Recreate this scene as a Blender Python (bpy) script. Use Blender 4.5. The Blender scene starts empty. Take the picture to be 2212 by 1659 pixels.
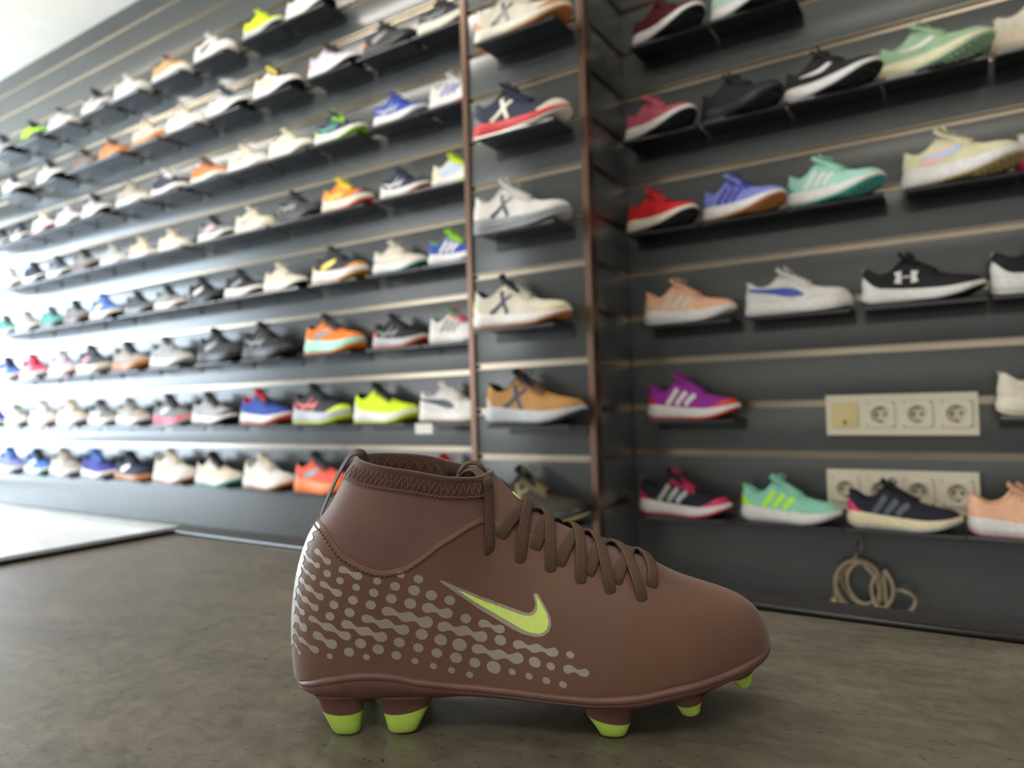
import bpy, bmesh, math, random, bisect
from mathutils import Vector, Matrix
from mathutils.geometry import delaunay_2d_cdt

random.seed(7)
SC = bpy.context.scene
COL = SC.collection
PI = math.pi
def R(d): return math.radians(d)

# ------------------------------------------------------------------ camera
FZ = 0.515                      # eye height above the floor; camera stands over the world origin
cam_d = bpy.data.cameras.new('camera'); cam = bpy.data.objects.new('camera', cam_d); COL.objects.link(cam)
cam_d.sensor_fit = 'HORIZONTAL'; cam_d.sensor_width = 36.0; cam_d.lens = 36.0*1535/2212
cam_d.clip_start = 0.02; cam_d.clip_end = 60
right = Vector((0.84245416, 0.5380065, -0.02863551)); down = Vector((-0.03729068, 0.00520528, -0.9992909)); fwd = Vector((-0.53747595, 0.84292462, 0.02444784))
m = Matrix.Identity(4)
for i in range(3): m[i][0], m[i][1], m[i][2] = right[i], -down[i], -fwd[i]
m.translation = Vector((0, 0, FZ)); cam.matrix_world = m
cam_d.dof.use_dof = True; cam_d.dof.focus_distance = 0.385; cam_d.dof.aperture_fstop = 7.2
SC.camera = cam

# ------------------------------------------------------------------ world, daylight, exposure
SC.view_settings.view_transform = 'Standard'; SC.view_settings.look = 'None'
SC.view_settings.exposure = 0.0; SC.view_settings.gamma = 1.0; SC.view_settings.use_curve_mapping = False
world = bpy.data.worlds.new('world'); SC.world = world; world.use_nodes = True
bg = world.node_tree.nodes['Background']; bg.inputs['Color'].default_value = (0.80, 0.90, 1.0, 1); bg.inputs['Strength'].default_value = 0.9

def area(name, loc, rot, sx, sy, power, color):
    l = bpy.data.lights.new(name, 'AREA'); l.shape = 'RECTANGLE'; l.size = sx; l.size_y = sy; l.energy = power; l.color = color
    o = bpy.data.objects.new(name, l); COL.objects.link(o); o.location = loc; o.rotation_euler = rot
    return o
# daylight entering through the shop window at the far left end of the room
area('window_daylight', (-6.72, 0.2, 1.02), (0, R(-90), 0), 1.85, 3.0, 225, (0.74, 0.87, 1.0))
# softer daylight through the glazed shop front at the left, then an added fill light
area('shopfront_and_fill_light', (-5.4, -3.52, 1.2), (R(90), 0, 0), 2.3, 2.1, 85, (0.93, 0.97, 1.0))
area('shopfront_and_fill_light', (0.3, -3.52, 1.2), (R(90), 0, 0), 3.4, 2.0, 21, (1.0, 0.96, 0.90))  # unseen fill light, added behind the camera to brighten the boot side

# ------------------------------------------------------------------ materials
def srgb(c):
    return tuple((x/255/12.92 if x/255 <= 0.04045 else ((x/255+0.055)/1.055)**2.4) for x in c)
class NT:
    """small node-tree helper"""
    def __init__(s, name, rough=0.6, metal=0.0, spec=0.5, color=(0.5, 0.5, 0.5)):
        s.m = bpy.data.materials.new(name); s.m.use_nodes = True; s.t = s.m.node_tree; s.n = s.t.nodes
        s.b = s.n['Principled BSDF']; s.b.inputs['Roughness'].default_value = rough; s.b.inputs['Metallic'].default_value = metal
        s.b.inputs['Specular IOR Level'].default_value = spec; s.b.inputs['Base Color'].default_value = (*color, 1)
    def node(s, typ, **kw):
        n = s.n.new(typ)
        for k, v in kw.items(): setattr(n, k, v)
        return n
    def link(s, a, b): s.t.links.new(a, b)
    def val(s, sock, v):
        if hasattr(v, 'is_linked') or isinstance(v, bpy.types.NodeSocket): s.link(v, sock)
        else: sock.default_value = v
    def math(s, op, a, b=None, c=None, clamp=False):
        n = s.node('ShaderNodeMath', operation=op, use_clamp=clamp); s.val(n.inputs[0], a)
        if b is not None: s.val(n.inputs[1], b)
        if c is not None: s.val(n.inputs[2], c)
        return n.outputs[0]
    def coord(s, kind='Object'): return s.node('ShaderNodeTexCoord').outputs[kind]
    def noise(s, vec, scale, detail=3, rough=0.5, dist=0.0):
        n = s.node('ShaderNodeTexNoise'); n.inputs['Scale'].default_value = scale; n.inputs['Detail'].default_value = detail
        n.inputs['Roughness'].default_value = rough; n.inputs['Distortion'].default_value = dist; s.link(vec, n.inputs['Vector']); return n.outputs['Fac']
    def scale(s, vec, v):
        n = s.node('ShaderNodeMapping'); n.inputs['Scale'].default_value = v; s.link(vec, n.inputs['Vector']); return n.outputs[0]
    def ramp(s, fac, stops):
        n = s.node('ShaderNodeValToRGB'); e = n.color_ramp.elements
        while len(e) < len(stops): e.new(0.5)
        for el, (p, c) in zip(e, stops): el.position = p; el.color = (*c, 1) if len(c) == 3 else c
        s.link(fac, n.inputs[0]); return n.outputs[0]
    def mix(s, fac, a, b, blend='MIX'):
        n = s.node('ShaderNodeMix', data_type='RGBA', blend_type=blend); s.val(n.inputs[0], fac)
        for i, v in ((6, a), (7, b)):
            if isinstance(v, tuple): n.inputs[i].default_value = (*v, 1)
            else: s.link(v, n.inputs[i])
        return n.outputs[2]
    def bump(s, h, strength=0.3, dist=0.001):
        n = s.node('ShaderNodeBump'); n.inputs['Strength'].default_value = strength; n.inputs['Distance'].default_value = dist
        s.link(h, n.inputs['Height']); s.link(n.outputs[0], s.b.inputs['Normal'])
    def base(s, v): s.link(v, s.b.inputs['Base Color'])

MAT = {}
def plain(name, c, rough=0.6, metal=0.0, spec=0.5):
    if name not in MAT:
        t = NT(name, rough, metal, spec, srgb(c)); v = t.coord(); f = t.noise(v, 60, 3)
        t.base(t.mix(t.math('MULTIPLY', f, 0.16), srgb(c), tuple(x*0.55 for x in srgb(c))))
        MAT[name] = t.m
    return MAT[name]
PAL = dict(white=(214,210,206), cream=(210,202,184), pale=(214,206,170), ivory=(214,202,166), lgrey=(168,170,172), grey=(126,128,130), slate=(74,82,92), charcoal=(50,50,54), black=(24,24,27),
    navy=(36,44,66), ink=(30,31,46), royal=(44,72,160), blue=(78,118,196), sky=(150,190,226), peri=(122,132,206), indigo=(62,60,150), lilac=(190,182,196), purple=(150,46,150),
    red=(196,30,36), scarlet=(206,60,24), coral=(226,92,72), orange=(232,122,44), gold=(190,132,30), yellow=(232,204,66), neon=(206,232,30), lime=(150,214,50), acid=(178,236,30), green=(92,150,108),
    sage=(150,180,146), mint=(178,206,192), aqua=(160,214,194), seafoam=(142,206,182), teal=(76,160,148), maroon=(78,18,34), rosewood=(176,84,98), rose=(222,170,176), pink=(216,70,108), magenta=(206,40,96),
    peach=(232,180,148), sand=(206,178,136), beige=(206,190,164), greige=(168,160,150), taupe=(104,92,86), brown=(96,66,50), espresso=(46,38,32), tan=(196,160,116), caramel=(192,122,72), camel=(172,126,70),
    olive=(112,100,66), gum=(176,112,60), khaki=(166,148,96), silver=(176,176,170))
def fabric(c):
    k = 'knit_'+c
    if k not in MAT:
        t = NT(k, 0.75, 0, 0.3); v = t.coord(); col = srgb(PAL[c])
        f = t.noise(v, 420, 2); g = t.noise(v, 45, 2)
        h = t.math('ADD', t.math('MULTIPLY', f, 0.5), t.math('MULTIPLY', g, 0.5))
        t.base(t.ramp(h, [(0.25, tuple(x*0.68 for x in col)), (0.62, col)])); t.bump(f, 0.25, 0.001); MAT[k] = t.m
    return MAT[k]
def rubber(c):
    k = 'rubber_'+c
    if k not in MAT:
        t = NT(k, 0.5, 0, 0.4); v = t.coord(); col = srgb(PAL[c]); f = t.noise(v, 90, 3)
        t.base(t.ramp(f, [(0.2, tuple(x*0.82 for x in col)), (0.6, col)])); t.bump(f, 0.08, 0.001); MAT[k] = t.m
    return MAT[k]
def trim_mat(c):
    k = 'overlay_'+c
    if k not in MAT:
        t = NT(k, 0.42, 0.55 if c == 'silver' else 0, 0.5); v = t.coord(); col = srgb(PAL[c]); f = t.noise(v, 150, 2)
        t.base(t.ramp(f, [(0.2, tuple(x*0.85 for x in col)), (0.6, col)])); MAT[k] = t.m
    return MAT[k]

def mat_panel():
    t = NT('slatwall_laminate', 0.27, 0, 0.6); v = t.coord()
    f = t.noise(t.scale(v, (3, 30, 30)), 6, 5, 0.6); g = t.noise(v, 2.5, 2)
    h = t.math('ADD', t.math('MULTIPLY', f, 0.5), t.math('MULTIPLY', g, 0.5))
    t.base(t.ramp(h, [(0.3, srgb((60,64,63))), (0.7, srgb((73,76,75)))])); t.bump(f, 0.03, 0.0005); return t.m
def mat_concrete():
    t = NT('dark_stone_laminate', 0.42, 0, 0.45); v = t.coord()
    a = t.noise(t.scale(v, (6, 14, 1)), 1.0, 6, 0.62, 0.6); b = t.noise(v, 95, 5, 0.7); c = t.noise(t.scale(v, (60, 150, 1)), 1.0, 4, 0.6)
    h = t.math('ADD', t.math('MULTIPLY', a, 0.55), t.math('MULTIPLY', b, 0.3)); h = t.math('ADD', h, t.math('MULTIPLY', c, 0.25))
    col = t.ramp(h, [(0.36, srgb((60,56,46))), (0.52, srgb((90,84,71))), (0.70, srgb((112,104,89)))])
    s = t.noise(t.scale(v, (230, 430, 1)), 1.0, 2, 0.5); msk = t.noise(v, 14, 3)
    spk = t.math('MULTIPLY', t.math('GREATER_THAN', s, 0.685), t.math('GREATER_THAN', msk, 0.45))
    col = t.mix(t.math('MULTIPLY', spk, 0.72), col, srgb((40,34,26)))
    t.base(col); r = t.math('MULTIPLY_ADD', b, 0.22, 0.20); t.link(r, t.b.inputs['Roughness'])
    t.bump(t.math('ADD', b, t.math('MULTIPLY', c, 0.7)), 0.22, 0.0006); return t.m
def mat_floor():
    t = NT('pale_wood_floor', 0.28, 0, 0.5); v = t.coord()
    f = t.noise(t.scale(v, (1.2, 22, 1)), 2.2, 5, 0.6)
    t.base(t.ramp(f, [(0.3, srgb((196,194,192))), (0.7, srgb((220,219,218)))])); t.bump(f, 0.05, 0.001); return t.m
def mat_plaster(name, c):
    t = NT(name, 0.9, 0, 0.2); v = t.coord(); f = t.noise(v, 8, 4); g = t.noise(v, 160, 2)
    t.base(t.ramp(f, [(0.3, tuple(x*0.94 for x in srgb(c))), (0.7, srgb(c))])); t.bump(g, 0.05, 0.001); return t.m
def mat_metal(name, c, rough=0.3, metal=1.0):
    t = NT(name, rough, metal, 0.5); v = t.coord(); f = t.noise(t.scale(v, (2, 60, 60)), 3, 3)
    t.base(t.ramp(f, [(0.3, tuple(x*0.85 for x in srgb(c))), (0.7, srgb(c))])); return t.m

# boot materials -----------------------------------------------------
def twill(t, pitch, ang, v=None):
    """diagonal rib pattern 0..1 over the side of the boot (object space, metres)"""
    v = v or t.coord(); s = t.node('ShaderNodeSeparateXYZ'); t.link(v, s.inputs[0])
    k = 2*PI/pitch
    a = t.math('ADD', t.math('MULTIPLY', s.outputs[0], math.cos(ang)*k), t.math('MULTIPLY', s.outputs[2], math.sin(ang)*k))
    return t.math('MULTIPLY_ADD', t.math('SINE', a), 0.5, 0.5)
def mat_boot_upper():
    t = NT('brown_coated_upper', 0.52, 0, 0.42); v = t.coord(); w = twill(t, 0.0011, R(52), v); n = t.noise(v, 900, 2); g = t.noise(v, 22, 3)
    c = t.ramp(g, [(0.3, srgb((105,73,57))), (0.7, srgb((114,81,63)))])
    c = t.mix(t.math('MULTIPLY', w, 0.27), c, srgb((72,46,36)))
    d = t.math('GREATER_THAN', t.noise(v, 640, 1), 0.83); c = t.mix(t.math('MULTIPLY', d, 0.35), c, srgb((200,185,170)))
    t.base(c); t.bump(t.math('ADD', t.math('MULTIPLY', w, 0.7), t.math('MULTIPLY', n, 0.3)), 0.30, 0.0003)
    t.b.inputs['Sheen Weight'].default_value = 0.25; t.b.inputs['Sheen Roughness'].default_value = 0.4
    return t.m
def mat_boot_sock():
    t = NT('brown_stretch_knit', 0.62, 0, 0.35); v = t.coord(); w = twill(t, 0.00095, R(38), v); n = t.noise(v, 1400, 2); g = t.noise(v, 18, 3)
    c = t.ramp(g, [(0.3, srgb((112,82,74))), (0.7, srgb((130,97,88)))])
    c = t.mix(t.math('MULTIPLY', w, 0.42), c, srgb((66,44,38)))
    t.base(c); wr = t.noise(t.scale(v, (28, 20, 75)), 1.0, 2, 0.5, 0.4)
    t.bump(t.math('ADD', t.math('MULTIPLY', wr, 6.0), t.math('ADD', w, t.math('MULTIPLY', n, 0.4))), 0.4, 0.0003)
    t.b.inputs['Sheen Weight'].default_value = 0.35; t.b.inputs['Sheen Roughness'].default_value = 0.35
    return t.m
def mat_boot_band():
    t = NT('brown_brushed_binding', 0.85, 0, 0.2); v = t.coord(); n = t.noise(v, 1500, 3); g = t.noise(v, 120, 2)
    t.base(t.ramp(t.math('ADD', t.math('MULTIPLY', n, 0.6), t.math('MULTIPLY', g, 0.4)), [(0.3, srgb((66,46,40))), (0.7, srgb((96,70,61)))])); t.bump(n, 0.5, 0.0005)
    t.b.inputs['Sheen Weight'].default_value = 0.4; return t.m
def mat_thread(c): return plain('thread_%d_%d_%d' % c, c, 0.6)
def mat_lace():
    t = NT('braided_brown_lace', 0.7, 0, 0.3); uv = t.node('ShaderNodeUVMap', uv_map='UVMap').outputs[0]
    s = t.node('ShaderNodeSeparateXYZ'); t.link(uv, s.inputs[0]); L, A = s.outputs[0], s.outputs[1]
    cols = t.math('MULTIPLY', A, 5.0); fr = t.math('FRACT', cols); tri = t.math('ABSOLUTE', t.math('MULTIPLY_ADD', fr, 2.0, -1.0))
    k = t.math('MULTIPLY_ADD', tri, 0.00045, L)
    rib = t.math('MULTIPLY_ADD', t.math('SINE', t.math('MULTIPLY', k, 2*PI/0.00085)), 0.5, 0.5)
    edge = t.math('POWER', tri, 4.0)
    h = t.math('SUBTRACT', rib, t.math('MULTIPLY', edge, 0.8))
    t.base(t.ramp(h, [(0.0, srgb((38,27,20))), (0.4, srgb((90,68,53))), (1.0, srgb((136,107,86)))])); t.bump(h, 0.55, 0.0005); return t.m
def mat_print():
    t = NT('silver_screen_print', 0.42, 0.35, 0.5); v = t.coord(); w = twill(t, 0.0011, R(52), v); n = t.noise(v, 700, 2)
    c = t.mix(t.math('MULTIPLY', w, 0.30), srgb((170,161,146)), srgb((108,95,83)))
    t.base(c); t.bump(t.math('ADD', w, n), 0.25, 0.0003); return t.m
def mat_lime():
    t = NT('lime_print', 0.5, 0, 0.4); v = t.coord(); n = t.noise(v, 500, 2)
    t.base(t.ramp(n, [(0.3, srgb((212,236,116))), (0.7, srgb((220,244,126)))])); return t.m
def mat_stud():
    t = NT('lime_stud_plastic', 0.38, 0, 0.5); v = t.coord(); n = t.noise(v, 80, 2)
    t.base(t.ramp(n, [(0.3, srgb((178,212,84))), (0.7, srgb((190,222,96)))])); t.b.inputs['Subsurface Weight'].default_value = 0.15; t.b.inputs['Subsurface Radius'].default_value = (0.003, 0.003, 0.001); return t.m
def mat_sole():
    t = NT('brown_sole_plastic', 0.48, 0, 0.45); v = t.coord(); n = t.noise(v, 60, 3); g = t.noise(v, 900, 2)
    t.base(t.ramp(n, [(0.3, srgb((98,68,60))), (0.7, srgb((114,80,72)))])); t.bump(g, 0.1, 0.0003); return t.m

# ------------------------------------------------------------------ mesh helpers
def link(o, parent=None):
    COL.objects.link(o)
    if parent: o.parent = parent
    return o
def mesh(name, verts, faces, smooth=True, merge=0.0, uvs=None):
    me = bpy.data.meshes.new(name); me.from_pydata(verts, [], faces)
    if uvs:
        l = me.uv_layers.new(name='UVMap')
        for lp in me.loops: l.data[lp.index].uv = uvs[lp.vertex_index]
    b = bmesh.new(); b.from_mesh(me)
    if merge: bmesh.ops.remove_doubles(b, verts=b.verts, dist=merge); bmesh.ops.dissolve_degenerate(b, edges=b.edges, dist=merge*0.5)
    bmesh.ops.recalc_face_normals(b, faces=b.faces)
    for f in b.faces: f.smooth = smooth
    b.to_mesh(me); b.free(); me.update(); return me
def obj(name, me, mat, parent=None, loc=None):
    o = bpy.data.objects.new(name, me)
    if mat: me.materials.clear(); me.materials.append(mat)
    if loc: o.location = loc
    return link(o, parent)
def empty(name, loc=(0, 0, 0), rz=0.0):
    o = bpy.data.objects.new(name, None); o.location = loc; o.rotation_euler = (0, 0, rz); o.empty_display_size = 0.05
    return link(o)
def tag(o, label, cat, group=None):
    o['label'] = label; o['category'] = cat
    if group: o['group'] = group
    return o
def structure(o): o['kind'] = 'structure'; return o
def box_me(name, x0, x1, y0, y1, z0, z1, bev=0.0, seg=2):
    b = bmesh.new(); bmesh.ops.create_cube(b, size=1.0)
    for v in b.verts: v.co = Vector(((x0+x1)/2+v.co.x*(x1-x0), (y0+y1)/2+v.co.y*(y1-y0), (z0+z1)/2+v.co.z*(z1-z0)))
    if bev: bmesh.ops.bevel(b, geom=list(b.edges), offset=bev, segments=seg, affect='EDGES', profile=0.6)
    me = bpy.data.meshes.new(name)
    if bev:
        for f in b.faces: f.smooth = True
    b.to_mesh(me); b.free()
    if bev: me.set_sharp_from_angle(angle=R(40))
    return me
def box(name, x0, x1, y0, y1, z0, z1, mat, parent=None, bev=0.0):
    return obj(name, box_me(name, x0, x1, y0, y1, z0, z1, bev), mat, parent)
def tube_data(pts, r, n=8, closed=False, flat=None, up=None):
    """tube (or flat lace when flat=(half width, half thickness)) along points; up = list of surface normals"""
    P = [Vector(p) for p in pts]; V = []; F = []; UV = []; L = 0.0; prevn = None; N = len(P)
    for i, p in enumerate(P):
        a = P[i-1] if (i or closed) else P[i]; c = P[(i+1) % N] if (i < N-1 or closed) else P[i]
        t = (c-a).normalized()
        if up: nrm = Vector(up[i])
        else: nrm = prevn if prevn else (Vector((0, 0, 1)) if abs(t.z) < 0.9 else Vector((1, 0, 0)))
        nrm = (nrm-t*nrm.dot(t)).normalized(); prevn = nrm; bi = t.cross(nrm)
        if i: L += (p-P[i-1]).length
        for k in range(n):
            a_ = 2*PI*k/n
            if flat:
                cx_, sy_ = math.cos(a_), math.sin(a_)
                x = flat[0]*math.copysign(abs(cx_)**0.75, cx_); y = flat[1]*math.copysign(abs(sy_)**0.75, sy_)
                V.append(p+bi*x+nrm*y); UV.append((L, 0.5+0.5*x/flat[0]))
            else: V.append(p+bi*(r*math.cos(a_))+nrm*(r*math.sin(a_))); UV.append((L, k/n))
    for i in range(N if closed else N-1):
        j = (i+1) % N
        for k in range(n): F.append((i*n+k, i*n+(k+1) % n, j*n+(k+1) % n, j*n+k))
    if not closed: F.append(tuple(range(n))); F.append(tuple((N-1)*n+k for k in range(n)))
    return V, F, UV
def tube_me(name, *a, **k):
    V, F, UV = tube_data(*a, **k); return mesh(name, V, F, uvs=UV)
def join_me(name, parts, smooth=True, merge=0.0):
    V, F, UV = [], [], []
    for p in parts:
        o = len(V); V += list(p[0]); F += [tuple(i+o for i in f) for f in p[1]]
        UV += list(p[2]) if len(p) > 2 else [(0, 0)]*len(p[0])
    return mesh(name, V, F, smooth, merge, UV)
def spline(pts, n):
    """Catmull-Rom resample"""
    P = [Vector(p) for p in pts]; out = []
    for i in range(len(P)-1):
        a, b, c, d = P[max(0, i-1)], P[i], P[i+1], P[min(len(P)-1, i+2)]
        for k in range(n):
            t = k/n; out.append(0.5*((2*b)+(c-a)*t+(2*a-5*b+4*c-d)*t*t+(3*b-3*c+d-a)*t**3))
    out.append(P[-1]); return out

# ------------------------------------------------------------------ shoe surface maths
def pchip(pts):
    """monotone cubic curve through (x, y) points, as a function"""
    xs = [float(p[0]) for p in pts]; ys = [float(p[1]) for p in pts]; n = len(xs)
    h = [xs[i+1]-xs[i] for i in range(n-1)]; d = [(ys[i+1]-ys[i])/h[i] for i in range(n-1)]
    m = [0.0]*n; m[0] = d[0]; m[-1] = d[-1]
    for i in range(1, n-1):
        if d[i-1]*d[i] > 0:
            w1 = 2*h[i]+h[i-1]; w2 = h[i]+2*h[i-1]
            m[i] = (w1+w2)/(w1/d[i-1]+w2/d[i])
    def fn(x):
        if x <= xs[0]: return ys[0]
        if x >= xs[-1]: return ys[-1]
        i = bisect.bisect_right(xs, x)-1
        t = (x-xs[i])/h[i]; t2 = t*t; t3 = t2*t
        return (2*t3-3*t2+1)*ys[i]+(t3-2*t2+t)*h[i]*m[i]+(-2*t3+3*t2)*ys[i+1]+(t3-t2)*h[i]*m[i+1]
    return fn

class Last:
    """outer surface of a shoe upper in millimetres: u heel to toe, v up, w sideways (negative = right side)"""
    far = 0.0
    def __init__(s, L, uc, B, H, Wb, rim, P, Q, lean):
        s.L, s.uc, s.rim = L, uc, rim
        s.B, s.H, s.P, s.Q, s.lean = pchip(B), pchip(H), pchip(P), pchip(Q), pchip(lean)
        s.Wm = pchip(Wb)
        s.e0, s.e1 = 34.0, 0.22*L
    def Wb(s, u):
        a = min(1, max(0, u)/s.e0); b = min(1, max(0, s.L-u)/s.e1)
        return s.Wm(u)*math.sqrt(max(0, 1-(1-a)**2))*math.sqrt(max(0, 1-(1-b)**2.2))
    def Wr(s, u):
        if u >= s.uc: return 0.0
        x = abs(2*u/s.uc-1); return s.rim*max(0, 1-x**2.3)**0.5
    def S(s, u, phi, side=-1, off=0.0):
        """u station, phi 0 (feather line) .. pi/2 (ridge or rim)"""
        b, h = s.B(u), s.H(u); p, q = s.P(u), s.Q(u)
        if side > 0 and u < s.uc: h += s.far*math.sin(PI*u/s.uc)**0.7       # collar cut higher on the far side
        t = max(0, math.sin(phi))**(2/p); c = max(0, math.cos(phi))**(2/q)
        r = s.Wr(u)
        w = math.sqrt((s.Wb(u)*c)**2+(r*t**0.8)**2)
        v = b+(h-b)*t
        f = max(0, 1-u/s.uc)
        pt = (u+s.lean(v)*f, side*w, v)
        if off:
            n = s.N(u, phi, side); pt = tuple(pt[i]+off*n[i] for i in range(3))
        return pt
    def N(s, u, phi, side=-1):
        e = 1.2; du0, du1 = max(0.05, u-e), min(s.L-0.05, u+e)
        p0, p1 = max(0.001, phi-0.03), min(math.pi/2-0.001, phi+0.03)
        A, B_, C, D = s.S(du0, phi, side), s.S(du1, phi, side), s.S(u, p0, side), s.S(u, p1, side)
        a = [B_[i]-A[i] for i in range(3)]; b = [D[i]-C[i] for i in range(3)]
        n = [a[1]*b[2]-a[2]*b[1], a[2]*b[0]-a[0]*b[2], a[0]*b[1]-a[1]*b[0]]
        l = math.sqrt(sum(x*x for x in n)) or 1.0
        n = [x/l for x in n]
        if n[1]*side < -1e-6 or (abs(n[1]) < 1e-6 and n[2] < 0): n = [-x for x in n]
        return n
    def phi_at(s, u, v):
        b, h = s.B(u), s.H(u); t = min(1, max(0, (v-b)/(h-b))); return math.asin(min(1, t**(s.P(u)/2)))
    def uhat(s, u, v):
        l = s.lean(v); k = 1-l/s.uc
        x = (u-l)/k
        return u if x > s.uc else x
    def w_at(s, u, v):
        uh = min(s.L-0.01, max(0.01, s.uhat(u, v))); return abs(s.S(uh, s.phi_at(uh, v))[1])

BOOT = Last(285.0, 123.0,
    B=[(0,28.5),(6,28),(15,30),(28,33.4),(50,35.8),(64,34.5),(77,31.4),(105,27.8),(155,24.4),(177,23.8),(196,25),(217,28.4),(246,33),(264,36),(274,37.2),(285,38)],
    H=[(0,153.5),(10,152),(28,149.5),(60,146),(93,141.5),(112,140.5),(123,142.5),(128,138),(135,130.5),(142,123.5),(154,116),(162,111.8),(178.7,103.8),(190.8,98),(208.5,91.5),(218.9,86),(235,77.8),(250,72.5),(261,68.6),(270,64.3),(276,59.5),(281,53),(284,46),(285,40)],
    Wb=[(0,31),(28,32),(50,33),(77,32),(105,32),(130,35),(155,41),(177,45.5),(200,47.5),(225,46.5),(250,43),(285,40)],
    rim=28.5,
    P=[(0,1.7),(100,1.7),(123,1.6),(160,1.7),(200,1.9),(285,2.1)],
    Q=[(0,1.8),(90,1.8),(123,1.5),(160,1.6),(200,1.85),(285,2.1)],
    lean=[(20,2),(28,1.2),(46,0),(57,0.1),(71,1.2),(87,3.8),(98,6.9),(108,10.7),(117.6,16.5),(126,22.8),(145,34),(154.6,41)])
BOOT.far = 4.4
def uh(u, v): return BOOT.uhat(u, v)
BOOT_EDGE = pchip([(0,118.5),(10,115.5),(21,109),(30,102.2),(38.3,97.9),(46.5,94.2),(58,91.6),(69,93.2),(79.5,98.8),(90,106.2),(98,110.6),(109,116),(117,118.2),(130,113),(150,105),(170,97),(190,89.8),(204,85.5),(211,84),(216,87.5),(285,87.5)])

DOTS = [[(21.8, 102.4, 1.7), (29.0, 97.6, 1.8)], [(11.5, 100.3, 1.2), (16.7, 97.1, 1.3), (22.4, 95.1, 1.6)], [(10.1, 93.7, 1.1), (15.3, 90.5, 1.2), (19.9, 88.4, 1.6)], [(28.7, 91.1, 2.1)], [(37.7, 93.4, 2.0), (46.6, 90.0, 2.3)], [(36.3, 87.4, 2.0)], [(11.4, 85.4, 1.7), (16.6, 82.2, 1.8), (24.6, 78.3, 2.0)], [(26.1, 85.2, 1.8), (35.1, 80.7, 2.2)], [(45.5, 83.7, 2.0)], [(70.4, 89.8, 2.0)], [(57.3, 86.9, 2.1)], [(80.2, 87.1, 2.4)], [(67.2, 83.6, 2.5)], [(55.3, 80.5, 2.4)], [(43.6, 76.7, 2.5)], [(32.7, 74.2, 2.4)], [(8.9, 78.9, 1.7), (14.1, 75.7, 1.8), (21.4, 72.2, 2.1)], [(7.4, 71.7, 1.7), (12.6, 68.5, 1.8)], [(77.7, 80.9, 3.0)], [(65.0, 76.9, 2.7)], [(53.5, 73.9, 2.6)], [(41.6, 70.0, 2.6)], [(30.3, 67.9, 2.4)], [(8.2, 63.6, 2.5), (13.4, 60.4, 2.6)], [(19.0, 65.8, 1.8), (29.1, 62.1, 2.4), (39.4, 57.3, 2.5)], [(87.2, 77.9, 2.9)], [(75.4, 73.8, 3.0)], [(62.4, 70.1, 2.6), (73.5, 66.5, 3.1), (83.9, 63.4, 3.5)], [(50.9, 66.4, 2.4), (60.9, 63.3, 2.9), (71.2, 59.7, 3.0)], [(39.5, 63.5, 2.5), (49.7, 59.6, 2.8), (59.0, 56.3, 3.0)], [(22.6, 56.9, 2.5), (31.2, 52.9, 2.8)], [(97.4, 74.7, 2.7)], [(85.1, 70.9, 3.0), (95.5, 67.8, 3.0)], [(106.1, 64.3, 2.7)], [(115.6, 61.2, 2.3), (125.1, 58.3, 2.4)], [(93.6, 60.4, 3.0), (104.0, 57.8, 3.1), (114.5, 54.4, 3.1)], [(81.4, 56.7, 3.1)], [(47.5, 53.0, 2.8)], [(68.9, 52.7, 2.8)], [(91.9, 53.3, 3.2)], [(102.3, 50.3, 3.6)], [(40.9, 48.4, 2.6)], [(57.2, 49.5, 2.9)], [(79.3, 49.4, 2.6)], [(6.7, 56.2, 1.5), (11.9, 53.0, 1.6), (21.3, 49.1, 2.1)], [(2.6, 51.5, 0.9), (7.8, 48.3, 0.9), (10.3, 45.6, 1.4)], [(30.0, 46.1, 1.6)], [(50.6, 45.5, 1.8)], [(67.1, 45.7, 2.5)], [(89.6, 46.2, 2.7)], [(100.2, 43.3, 3.0)], [(77.3, 42.2, 1.8)], [(87.5, 39.1, 1.8)], [(110.6, 40.3, 2.8)], [(121.1, 37.9, 3.5)], [(97.5, 36.5, 1.8)], [(107.5, 33.8, 1.8)], [(112.2, 47.6, 2.8), (123.4, 44.6, 3.0), (134.1, 43.1, 3.2)], [(125.2, 52.3, 2.9)], [(143.9, 41.4, 2.9)], [(152.5, 39.8, 2.1)], [(131.3, 35.7, 1.8)], [(140.5, 33.9, 1.8)], [(149.9, 32.3, 1.8)], [(134.9, 50.1, 2.5), (144.5, 48.6, 2.5), (154.1, 47.1, 2.5)], [(163.2, 46.1, 1.9)], [(161.8, 38.7, 2.4), (170.5, 37.4, 2.2)], [(149.9, 32.2, 1.9)], [(158.8, 30.7, 1.9)]]
SWOOSH_OUT = [(91.6, 85.8), (92.7, 86.0), (102.4, 81.4), (110.8, 77.7), (120.5, 73.7), (127.6, 71.0), (134.5, 68.5), (138.7, 67.0), (141.5, 66.6), (143.6, 67.6), (144.9, 69.3), (145.3, 71.8), (144.7, 74.1), (144.3, 75.7), (144.8, 76.7), (145.7, 77.0), (147.1, 76.3), (150.0, 71.2), (152.0, 67.8), (153.3, 64.3), (153.6, 61.1), (152.2, 57.3), (148.7, 54.9), (144.5, 54.4), (137.6, 55.8), (132.1, 58.2), (127.3, 61.0), (120.3, 65.1), (113.4, 69.2), (107.9, 73.4), (102.4, 77.3), (94.1, 83.6)]
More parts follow.
